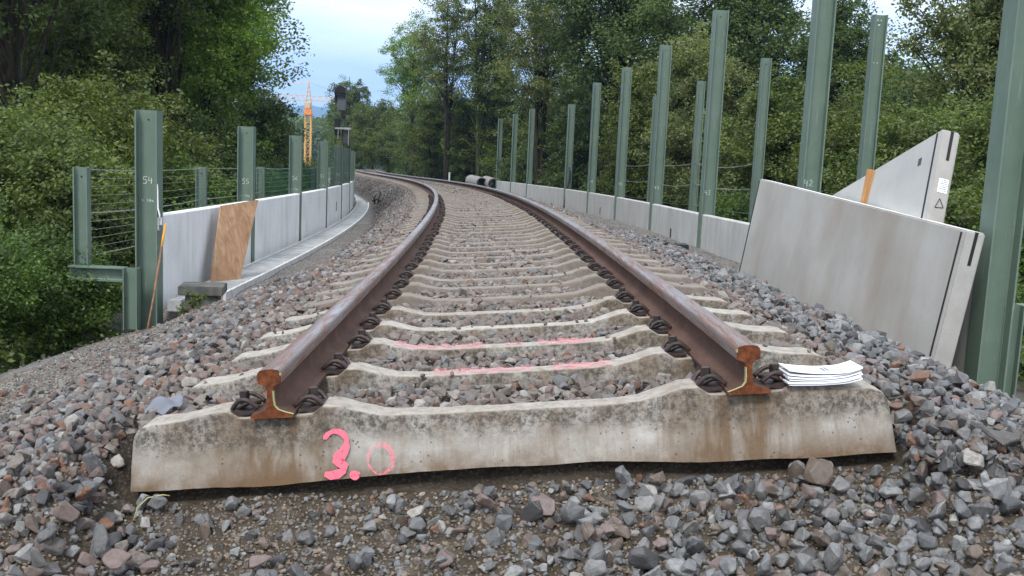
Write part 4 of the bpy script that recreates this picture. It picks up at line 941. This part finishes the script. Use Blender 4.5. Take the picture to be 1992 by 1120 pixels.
# ------------------------------------------------------------------ tower crane
def crane():
    Z = 310; base = at_px(598, 330, Z); root = empty('tower_crane', base); meta(root, 'orange and yellow tower crane above the trees in the distance', 'tower crane')
    ppm = F_PX/Z
    zt = lambda y: (330-y)/ppm
    mb = MB(); w = .78; z0, z1 = -20, zt(214)
    for x in (-w, w):
        for y in (-w, w): mb.tube([(x, y, z0), (x, y, z1)], .16, 4)
    k = 0; z = z0
    while z < z1-1:
        for (ax, ay, bx, by) in ((-w, -w, w, -w), (w, -w, w, w), (w, w, -w, w), (-w, w, -w, -w)):
            mb.tube([(ax, ay, z), (bx, by, z+1.7)], .07, 3); mb.tube([(ax, ay, z), (bx, by, z)], .07, 3)
        z += 1.7
    mb.build('mast', M['crane'], root)
    mb = MB(); mb.prism([(-.9, zt(222)), (.9, zt(222)), (.55, zt(212)), (-.55, zt(212))], -.9, .9); mb.box(-1.25, 1.25, -1.25, 1.25, zt(224), zt(222)); mb.build('slewing_ring', M['craneorange'], root)
    mb = MB(); mb.box(-1.0, .7, -1, 1, zt(212), zt(201)); mb.build('cab', M['cranepale'], root, bevel=.1)
    mb = MB(); 
    for x in (-.75, .75):
        for y in (-.5, .5): mb.tube([(x, y, zt(203)), (0, 0, zt(160))], .11, 4)
    for i in range(5):
        z = zt(197-8*i); q = .75*(1-(i+.6)/6); mb.tube([(-q, -.5, z), (q, -.5, z+.5)], .07, 3); mb.tube([(-q, .5, z), (q, .5, z)], .07, 3)
    mb.build('tower_head', M['crane'], root)
    def jib(x0, x1, name):
        mb = MB(); zb = zt(197); zu = zt(188); n = int(abs(x1-x0)/1.6)
        for y in (-.5, .5): mb.tube([(x0, y, zb), (x1, y, zb)], .17, 4)
        mb.tube([(x0, 0, zu), (x1, 0, zu)], .12, 4)
        for i in range(n):
            a = x0+(x1-x0)*i/n; b = x0+(x1-x0)*(i+1)/n; mb.tube([(a, -.5, zb), ((a+b)/2, 0, zu)], .06, 3); mb.tube([((a+b)/2, 0, zu), (b, -.5, zb)], .06, 3)
        mb.build(name, M['cranepale'], root)
    jib(-.8, -32, 'jib'); jib(.8, 13, 'counter_jib')
    mb = MB(); mb.box(7.5, 11.5, -.8, .8, zt(197)-1.2, zt(194)); mb.build('counterweight', M['craneorange'], root)
    mb = MB(); mb.tube([(0, 0, zt(161)), (-20, 0, zt(188))], .06, 3); mb.tube([(0, 0, zt(161)), (-31, 0, zt(190))], .06, 3); mb.tube([(0, 0, zt(161)), (12, 0, zt(190))], .06, 3); mb.build('pendant_lines', M['cranepale'], root)
crane()

# ------------------------------------------------------------------ trees and shrubs
def leaf_mesh(name, C, sig, nper, size, mat, parent, seed, droop=.3, flat=.65, shell=None):
    """leaves round the cluster centres C (n,3)"""
    g = np.random.default_rng(seed); n = len(C)*nper
    off = g.normal(size=(n, 3)); rr = np.linalg.norm(off, axis=1)[:, None]; off = off/rr*np.minimum(rr, 2.0)
    sg = np.repeat(sig, nper)[:, None]*np.array([1, 1, flat]); P = np.repeat(C, nper, 0)+off*sg*.75
    a = g.normal(size=(n, 3)); a[:, 2] = a[:, 2]*.5-droop; a += off*.35; a /= np.linalg.norm(a, axis=1)[:, None]
    nn = g.normal(size=(n, 3))*.75; nn[:, 2] += .8; nn += off*.45; b = np.cross(nn, a); b /= np.linalg.norm(b, axis=1)[:, None]+1e-9
    L_ = size*g.uniform(.6, 1.3, n)[:, None]; w = L_*g.uniform(.42, .62, n)[:, None]
    q = np.stack([P-a*L_*.5, P+b*w*.5+a*L_*.04, P+a*L_*.5, P-b*w*.5+a*L_*.04], 1).reshape(-1, 3)
    return mesh_np(name, q, np.arange(4*n).reshape(-1, 4), mat, parent)
TREE_DATA = {}
def tree(label, px, Z, z_top, rad, z_bot, mat='lf_mid', group='', nclu=80, nper=170, leaf=.12, seed=1, lean=0.0, trunk_r=.16, name='tree', bark='bark', sig=.5, dens_low=.3, X=None, gap=0.0, stems=1, asym=0.0, zb=None):
    x = (px-996)/F_PX*Z*1.0 if X is None else X; y = Z
    if group == 'low shrubs behind the left fence': s_, o_ = so1(x, y); x = min(x, T(s_, -(LD(s_)+rad*1.25+.35), 0).x)
    if group == 'low shrubs behind the right wall' and Z > 17: s_, o_ = so1(x, y); x = max(x, T(s_, RD(s_)+rad*1.2+.3, 0).x)
    base = Vector((x, y, (float(ground_z(np.array([x]), np.array([y]))[0]) if zb is None else zb)-.15)); root = empty(name, base); cat = 'tree' if name != 'shrub' else 'shrub'; meta(root, label, cat, group)
    g = random.Random(seed); h = z_top-base.z; cb = max(z_bot-base.z, .1)
    # cluster centres inside an uneven crown
    C = []; cz = (cb+h)/2; hz = (h-cb)/2
    lobes = [(g.uniform(0, 2*PI), g.uniform(-.8, .9), g.uniform(.12, .34)) for _ in range(7)]
    while len(C) < nclu:
        v = Vector((g.gauss(0, 1), g.gauss(0, 1), g.gauss(0, 1))).normalized(); r = g.random()**(1/2.4)
        a = math.atan2(v.y, v.x); k = 1.0
        for la, lz, am in lobes: k += am*math.exp(-((math.atan2(math.sin(a-la), math.cos(a-la)))/.7)**2-((v.z-lz)/.4)**2)-.03
        tz = 1.0-.25*max(0, v.z) ; p = Vector((v.x*rad*r*k*tz, v.y*rad*r*k*tz, cz+v.z*hz*r*min(k, 1.12)))
        p.x += asym*(p.z-cz)/max(hz, .1)
        C.append(p)
    mb = MB(); tops = []
    for st in range(stems):
        a = g.uniform(0, 2*PI); bx, by = (0, 0) if stems == 1 else (.25*math.cos(a)*rad*.4, .25*math.sin(a)*rad*.4)
        tx = lean+(0 if stems == 1 else g.uniform(-.5, .5)*rad); ty = 0 if stems == 1 else g.uniform(-.4, .4)*rad; N = 9; pts = []
        for i in range(N):
            t = i/(N-1); pts.append(Vector((bx+tx*t**1.3+g.uniform(-.05, .05)*rad*.5*t, by+ty*t+g.uniform(-.05, .05)*rad*.5*t, h*.93*t)))
        rr = [trunk_r*(1-.85*i/(N-1))*(1.25 if i == 0 else 1)/math.sqrt(stems) for i in range(N)]; mb.tube(pts, rr, 8); tops.append((pts, rr))
    Cs = []
    for i, c in enumerate(C):
        c2 = c+Vector((lean*max(0, c.z/h)**1.3, 0, 0)); Cs.append(c2)
        pts, rr = tops[i % len(tops)]; t = max(.08, min(.95, (c.z/h)/.93-g.uniform(.08, .3))); j = t*(len(pts)-1); j0 = int(j); p0 = pts[j0].lerp(pts[min(j0+1, len(pts)-1)], j-j0)
        rb = max(.010, min(rr[j0]*.45, .05)); mid = p0.lerp(c2, .5)+Vector((g.uniform(-.1, .1), g.uniform(-.1, .1), g.uniform(-.02, .18)))*rad*.4
        mb.tube([p0, mid, c2], [rb, rb*.6, rb*.25], 4, cap=False)
    mb.build('trunk' if name != 'shrub' else 'stem', M[bark], root, smooth=True, norm=False)
    C_ = np.array([tuple(c) for c in Cs]); sg = np.array([sig*g.uniform(.6, 1.35) for _ in C_])
    # twigs carry the leaves: split each cluster into smaller tufts
    k = 5; gg = np.random.default_rng(seed+5); sub = np.repeat(C_, k, 0)+gg.normal(size=(len(C_)*k, 3))*np.repeat(sg, k)[:, None]*.62; sgs = np.repeat(sg, k)*gg.uniform(.3, .55, len(C_)*k)
    leaf_mesh('crown' if name != 'shrub' else 'foliage', sub, sgs, max(4, int(nper*2.0)//k), leaf*.86, M[mat], root, seed)
    return root
GLT, GRT, GMT = 'tall trees on the left', 'trees on the right', 'trees beyond the bend'
# left side
tree('tall dark tree with a leaning trunk, behind post 54', 350, 27, 10, 3.6, .6, 'lf_dark', GLT, 120, 260, .12, 11, lean=-1.7, trunk_r=.26, sig=.75)
tree('dark tall tree cut by the left edge of the photo', 25, 21, 9, 2.9, .2, 'lf_dark', GLT, 110, 240, .11, 12, trunk_r=.2, sig=.65)
tree('tall feathery bright green tree overhanging the sky gap on the left', 418, 31, 9.5, 1.95, -.4, 'lf_bright', GLT, 120, 260, .11, 13, trunk_r=.17, sig=.6)
tree('round dark green tree at the left edge of the sky gap, below the feathery one', 488, 37, 1.0, 1.15, -2.6, 'lf_dark', GLT, 60, 240, .12, 14, trunk_r=.12, sig=.5)
tree('tall mid green tree behind the leaning trunk', 180, 33, 12, 3.8, 0, 'lf_mid', GLT, 120, 240, .15, 15, trunk_r=.24, sig=.85)
tree('tall dim tree farthest back on the left', 330, 44, 13, 4.4, -1.5, 'lf_dark', GLT, 120, 220, .19, 16, trunk_r=.3, sig=1.0)
tree('mid green tree far back at the left edge', 60, 40, 13, 4.4, -1.5, 'lf_mid', GLT, 110, 220, .19, 17, trunk_r=.3, sig=1.0)
tree('slim tree with twin stems between the leaning trunk and the feathery tree', 415, 34, 8, 1.5, 2.2, 'lf_mid', GLT, 50, 200, .13, 18, trunk_r=.18, sig=.55, stems=2)
GU = 'understorey trees on the left'
tree('yellow-green bushy tree left of post 54, reaching mid height', 140, 17.5, .62, 1.55, -2.6, 'lf_yel', GU, 75, 260, .085, 21, trunk_r=.07, sig=.42, stems=3)
tree('yellow-green bushy tree directly behind post 54', 245, 20, .60, 1.35, -2.6, 'lf_yel', GU, 65, 260, .09, 22, trunk_r=.07, sig=.42, stems=3)
tree('olive bushy tree at the left edge above the brambles', 20, 15.5, .10, 1.45, -2.8, 'lf_mid', GU, 75, 260, .08, 23, trunk_r=.07, sig=.40, stems=3)
tree('dark undergrowth tree behind the nearest fence post', 120, 14.5, -.45, 1.1, -2.8, 'lf_mid', GU, 60, 240, .08, 24, trunk_r=.06, sig=.36, stems=3)
tree('dark green young tree between post 54 and post 55', 345, 25, -.3, 1.5, -3.2, 'lf_dark', GU, 60, 220, .10, 25, trunk_r=.07, sig=.42, stems=3)
tree('dark bushy tree behind post 55', 430, 29, .0, 1.6, -3.4, 'lf_dark', GU, 65, 220, .11, 26, trunk_r=.08, sig=.45, stems=3)
tree('shaded bushy tree behind post 56', 510, 38, -.5, .95, -3.6, 'lf_dark', GU, 60, 200, .12, 27, trunk_r=.08, sig=.45, stems=3)
GS = 'low shrubs behind the left fence'
for i, (px, Z, zt, r, mt, lab) in enumerate((
        (385, 19, -1.05, .8, 'lf_bram', 'bright low shrub seen through the wires beside the second fence post'), (440, 20, -1.1, .8, 'lf_bram', 'bright low shrub seen through the wires left of post 55'), (310, 18, -1.25, .8, 'lf_bram', 'low leafy shrub seen through the wires right of post 54'),
        (215, 15.5, -1.35, .75, 'lf_bram', 'low leafy shrub seen through the nearest wires, left of post 54'), (535, 26, -1.2, .9, 'lf_bram', 'low bright shrub between post 55 and post 56'), (600, 36, -1.6, 1.1, 'lf_bram', 'low bright shrub between post 56 and post 57'), (255, 22, -1.3, 1.0, 'lf_mid', 'dim low shrub deep behind post 54'), (480, 27, -1.3, 1.0, 'lf_mid', 'dim low shrub deep behind post 55'), (645, 44, -1.9, 1.2, 'lf_mid', 'low shrub behind the fifth left post'))):
    tree(lab, px, Z, zt, r, -3.0, mt, GS, 34, 170, .085, 30+i, trunk_r=.03, name='shrub', sig=.34, stems=3)
GB = 'brambles at the lower left'
for i, (X, Y, zt, r, lab) in enumerate(((-5.45, 11.3, -1.45, .62, 'bright bramble bush right below the nearest fence post'), (-6.25, 11.7, -1.5, .75, 'bramble bush at the left edge, upper part'), (-4.95, 12.2, -1.55, .6, 'bramble bush just behind the bracket arm'), (-6.2, 10.6, -1.75, .6, 'low bramble bush at the left edge above the gravel'), (-5.75, 10.8, -1.85, .45, 'low bramble clump at the edge of the gravel'), (-6.2, 12.9, -1.35, .8, 'bramble bush deep behind the others at the left edge'), (-6.0, 10.0, -2.1, .35, 'small weedy clump at the lower left, lowest on the bank'), (-4.9, 12.0, -1.9, .38, 'small leafy clump left of the stub under the bracket'))):
    tree(lab, 0, Y, zt, r, -2.55, 'lf_bram', GB, 44, 190, .055, 50+i, trunk_r=.02, name='shrub', sig=.25, stems=3, X=X)
tree('tiny yellowish plant at the foot of the first left wall panel', 0, 11.35, -1.93, .13, -2.15, 'lf_yel', GB, 8, 60, .035, 58, trunk_r=.006, name='shrub', sig=.07, stems=3, X=-3.28)
# beyond the bend
for i, (px, Z, zt, r, mt, lab) in enumerate(((835, 79, 2.6, 2.2, 'lf_yel', 'leafy light tree filling below the tall thin-stemmed tree'), (900, 74, 3.2, 2.1, 'lf_mid', 'leafy tree hiding the stems left of the pipes'), (985, 70, 3.4, 2.0, 'lf_mid', 'leafy tree standing right of the dark ivy trunk'), (1050, 66, 3.0, 2.2, 'lf_yel', 'leafy lighter tree low beside the oak'), (1105, 60, 3.5, 1.8, 'lf_mid', 'mid green leafy tree left of the huge oak'))):
    tree(lab, px, Z, zt, r, -4.5, mt, 'leafy trees filling the far bend', 80, 210, .16, 170+i, trunk_r=.1, sig=.65, stems=3)
tree('pointed sparse tree behind the signal', 668, 122, 5.0, 2.7, -3, 'lf_mid', GMT, 60, 170, .19, 61, trunk_r=.16, sig=.6)
tree('light green tree right of the signal', 715, 112, 1.9, 3.2, -4, 'lf_yel', GMT, 75, 210, .17, 62, trunk_r=.14, sig=.75)
tree('low olive tree left of the signal, behind the crane gap', 664, 126, .3, 2.0, -4, 'lf_mid', GMT, 55, 170, .18, 63, trunk_r=.14, sig=.7)
tree('broad fresh green tree standing against the sky right of the gap', 790, 88, 7.6, 2.85, .2, 'lf_bright', GMT, 80, 230, .15, 64, trunk_r=.2, sig=.65)
tree('tall thin-stemmed tree right of the fresh green one', 852, 72, 9.6, 2.1, .2, 'lf_grey', GMT, 80, 150, .15, 65, trunk_r=.16, sig=.6, bark='bark', stems=2)
tree('tall sparse tree with ivy-clad stem left of the pipes', 925, 70, 10.5, 1.8, -1.0, 'lf_mid', GMT, 85, 160, .15, 66, trunk_r=.2, sig=.6, bark='ivy', stems=2)
tree('tall tree with dark ivy trunk directly above the pipes', 958, 72, 10.5, 1.5, -4, 'lf_dark', GMT, 75, 220, .15, 67, trunk_r=.32, sig=.6, bark='ivy')
tree('tall grey-green tree right above the farthest right posts', 1040, 56, 9, 2.4, .3, 'lf_grey', GMT, 100, 200, .15, 68, trunk_r=.22, sig=.7, stems=2)
for i, (px, Z, zt, r, mt, lab) in enumerate(((745, 106, -.4, 3.0, 'lf_yel', 'light shrubby tree above the vanishing track'), (800, 92, -.1, 2.6, 'lf_mid', 'mid green shrubby tree below the fresh green tree'), (860, 82, .1, 2.5, 'lf_yel', 'bushy tree left of the white marker stone'), (915, 82, -.6, 2.0, 'lf_mid', 'bushy tree behind the left pipe'), (985, 72, -.8, 2.0, 'lf_mid', 'bushy tree behind the farthest right post'), (1050, 58, -.8, 1.9, 'lf_dark', 'dark bushy tree behind the isolated rear post'), (690, 118, -1.2, 2.6, 'lf_yel', 'low yellowish bushes behind the last left posts'))):
    tree(lab, px, Z, zt, r, -4.8, mt, 'shrubby trees along the far bend', 60, 200, .17, 70+i, trunk_r=.1, sig=.7, stems=3)
tree('leafy mid green tree left of the leaning trunk', 150, 25, 3.6, 1.8, -.4, 'lf_mid', GLT, 85, 230, .10, 201, trunk_r=.1, sig=.5, stems=2)
tree('leafy tree filling the upper left corner', 75, 26, 5.2, 2.3, -.3, 'lf_mid', GLT, 100, 230, .10, 202, trunk_r=.12, sig=.55, stems=2)
tree('leafy bright tree below the feathery tree', 430, 28, 3.4, 1.45, -.6, 'lf_bright', GLT, 75, 230, .10, 203, trunk_r=.1, sig=.45, stems=2)
# right side
tree('huge dark oak filling the top right of centre', 1175, 47, 10, 3.3, .8, 'lf_dark', GRT, 150, 270, .17, 81, trunk_r=.32, sig=.85)
tree('dark undergrowth tree below the oak', 1130, 50, 1.2, 2.0, -4, 'lf_dark', GRT, 80, 210, .15, 82, trunk_r=.12, sig=.6, stems=2)
tree('yellow-green tree between the third and fourth tall posts', 1222, 37, 2.4, 1.3, -3.2, 'lf_yel', GRT, 70, 220, .11, 83, trunk_r=.1, sig=.45, stems=2)
tree('grey-green willow-like tree rising behind the post chalked 43', 1335, 32, 3.0, 1.7, -2.8, 'lf_grey', GRT, 100, 260, .10, 84, trunk_r=.1, sig=.48, stems=3)
tree('dark tall tree behind the willow-like tree', 1420, 44, 8, 3.1, -1, 'lf_dark', GRT, 120, 240, .17, 85, trunk_r=.25, sig=.85)
tree('dark dense tree between post 43 and post 42', 1490, 26, 1.4, 1.6, -2.8, 'lf_mid', GRT, 100, 260, .10, 86, trunk_r=.1, sig=.45, stems=3)
tree('light green tree right of post 42', 1640, 23, 1.35, 1.35, -2.8, 'lf_yel', GRT, 85, 260, .09, 87, trunk_r=.1, sig=.42, stems=3)
tree('dark tall tree whose edge meets the white sky between the posts', 1595, 38, 5.6, 1.75, -1, 'lf_dark', GRT, 90, 230, .13, 88, trunk_r=.2, sig=.6)
tree('tall loose tree at the right edge, left of the tallest post', 1880, 24, 5.2, 2.1, .1, 'lf_grey', GRT, 95, 190, .11, 89, trunk_r=.16, sig=.55, bark='ivy')
tree('mid green bushy tree behind the tilted pale slab', 1790, 19, .75, 1.45, -2.4, 'lf_mid', GRT, 95, 260, .085, 90, trunk_r=.09, sig=.42, stems=3)
tree('dense dark bush tree at the right edge behind the tallest post', 1965, 16, .9, 1.25, -2.2, 'lf_mid', GRT, 85, 240, .08, 91, trunk_r=.08, sig=.38, stems=3)
tree('dark tree behind the rear posts left of post 43', 1275, 42, 5, 2.0, -3, 'lf_dark', GRT, 90, 200, .15, 92, trunk_r=.16, sig=.65)
tree('dark tree filling in low behind post 42', 1560, 30, .6, 1.9, -3, 'lf_dark', GRT, 90, 220, .11, 93, trunk_r=.12, sig=.5, stems=2)
tree('dim tree far back behind the tilted pale slab', 1700, 33, 1.6, 1.6, -3, 'lf_dark', GRT, 80, 220, .12, 94, trunk_r=.15, sig=.6)
tree('dim tree far back at the right edge', 1950, 30, 4.5, 2.2, -2, 'lf_dark', GRT, 90, 210, .13, 95, trunk_r=.15, sig=.65)
for i, (px, Z, zt, r, mt, lab) in enumerate(((1445, 21, -1.15, .75, 'lf_bram', 'low bright shrub right of the post chalked 43'), (1390, 25, -1.3, .8, 'lf_mid', 'low shrub left of the post chalked 43'), (1455, 22, -1.0, .85, 'lf_mid', 'low shrub at the left end of the big leaning slab'), (1320, 30, -1.7, .9, 'lf_mid', 'low shrub between the second and third tall posts'), (1265, 36, -2.0, 1.0, 'lf_mid', 'low shrub right of the short post with the cable'), (1160, 44, -2.5, 1.2, 'lf_mid', 'low shrub left of the short post with the cable'), (1970, 12.2, -.95, .62, 'lf_bram', 'bright shrub at the right edge beside the stub bracket'), (1990, 11.0, -1.6, .5, 'lf_bram', 'low bright weeds at the right edge under the stub bracket'), (1880, 14.5, -.5, .8, 'lf_mid', 'leafy shrub between the tilted slab and the tallest post'), (1760, 16.5, -.4, .8, 'lf_mid', 'leafy shrub just behind the tilted pale slab'))):
    tree(lab, px, Z, zt, r, -3.4 if Z > 20 else -2.6, mt, 'low shrubs behind the right wall', 36, 170, .085 if Z < 30 else .11, 110+i, trunk_r=.03, name='shrub', sig=.32, stems=3)
# grassy ground cover on the banks (uncountable)
def ground_cover():
    g = np.random.default_rng(9); s = np.concatenate([g.uniform(2, 34, 5200), g.uniform(4, 40, 4200), g.uniform(34, 80, 2500), g.uniform(34, 80, 2500)]); o = np.concatenate([-g.uniform(4.9, 9.0, 5200), g.uniform(4.5, 8, 4200), -g.uniform(3.9, 8, 2500), g.uniform(5.6, 12, 2500)])
    x, y, z = world(s, o); C = np.stack([x, y, z+g.uniform(.02, .28, len(x))], -1); ob = leaf_mesh('ground_cover', C, g.uniform(.12, .3, len(x)), 26, .085, M['lf_mid'], None, 4); meta(ob, kind='stuff')
    # far end of the track: weeds at the verge
ground_cover()
# the wood that closes the view far behind
def far_wood():
    g = np.random.default_rng(21); C = []
    def band_(px0, px1, Z0, Z1, zt0, zt1, n, zb=-7):
        for _ in range(n):
            Z = g.uniform(Z0, Z1); px = g.uniform(px0, px1); top = zt0+(zt1-zt0)*(.5+.5*math.sin(px*.021)*math.cos(px*.0087+1)); C.append(((px-996)/F_PX*Z, Z, zb+(top-zb)*g.random()**.75))
    band_(-150, 440, 50, 62, 3.5, 8, 900); band_(640, 800, 134, 146, -.2, 1.6, 350); band_(780, 1150, 98, 108, -.3, 2.0, 900); band_(1100, 2150, 52, 66, 1.0, 4.0, 1500, -6)
    C = np.array(C); ob = leaf_mesh('far_wood', C, g.uniform(.7, 1.2, len(C)), 90, .30, M['lf_dark'], None, 8); meta(ob, kind='stuff')
    C = []
    for _ in range(1500):
        Z = g.uniform(340, 620); px = g.uniform(430, 760); top = -3.2-(Z-400)*.004+1.6*math.sin(px*.05)*math.cos(px*.021); C.append(((px-996)/F_PX*Z, Z, -16+(top+16)*g.random()**.6))
    C = np.array(C); ob = leaf_mesh('distant_treeline', C, g.uniform(2.0, 4.2, len(C)), 60, 1.5, M['lf_mid'], None, 9); meta(ob, kind='stuff')
far_wood()
# hills on the horizon
def hills():
    for nm, D, f in (('hills', 5200, lambda px: 224-17*math.exp(-((px-592)/50)**2)-9*math.exp(-((px-540)/30)**2)-7*math.exp(-((px-640)/28)**2)-2*math.sin(px*.11)), ('hills', 3000, lambda px: 236-4*math.sin(px*.06+1)-2*math.sin(px*.17))):
        V = []; xs = np.linspace(-600, 2600, 260)
        for px in xs:
            hz_ = 239+(px-996)*.0468*.98; zt = (hz_-f(px) if 480 < px < 760 else 8+4*math.sin(px*.013))/F_PX*D; X = (px-996)/F_PX*D
            V += [(X, D-900, -40), (X, D-350, zt*.62-6), (X, D, zt), (X, D+700, -40)]
        n = len(xs); Fc = [(4*i+j, 4*i+4+j, 4*i+5+j, 4*i+1+j) for i in range(n-1) for j in range(3)]
        o = mesh_np(nm, V, Fc, M['hill'], smooth=True); meta(o, kind='structure')
hills()
# the air: fades the far hills to blue
def haze():
    mb = MB(); mb.box(-9500, 9500, -70, 9600, -60, 420); m = bpy.data.materials.new('pale_blue_haze'); m.use_nodes = True; t = m.node_tree; t.nodes.clear()
    o = t.nodes.new('ShaderNodeOutputMaterial'); v = t.nodes.new('ShaderNodeVolumePrincipled'); v.inputs['Color'].default_value = (.38, .62, 1, 1); v.inputs['Density'].default_value = .00022; t.links.new(v.outputs[0], o.inputs['Volume'])
    ob = mb.build('haze', m); meta(ob, kind='stuff')
haze()
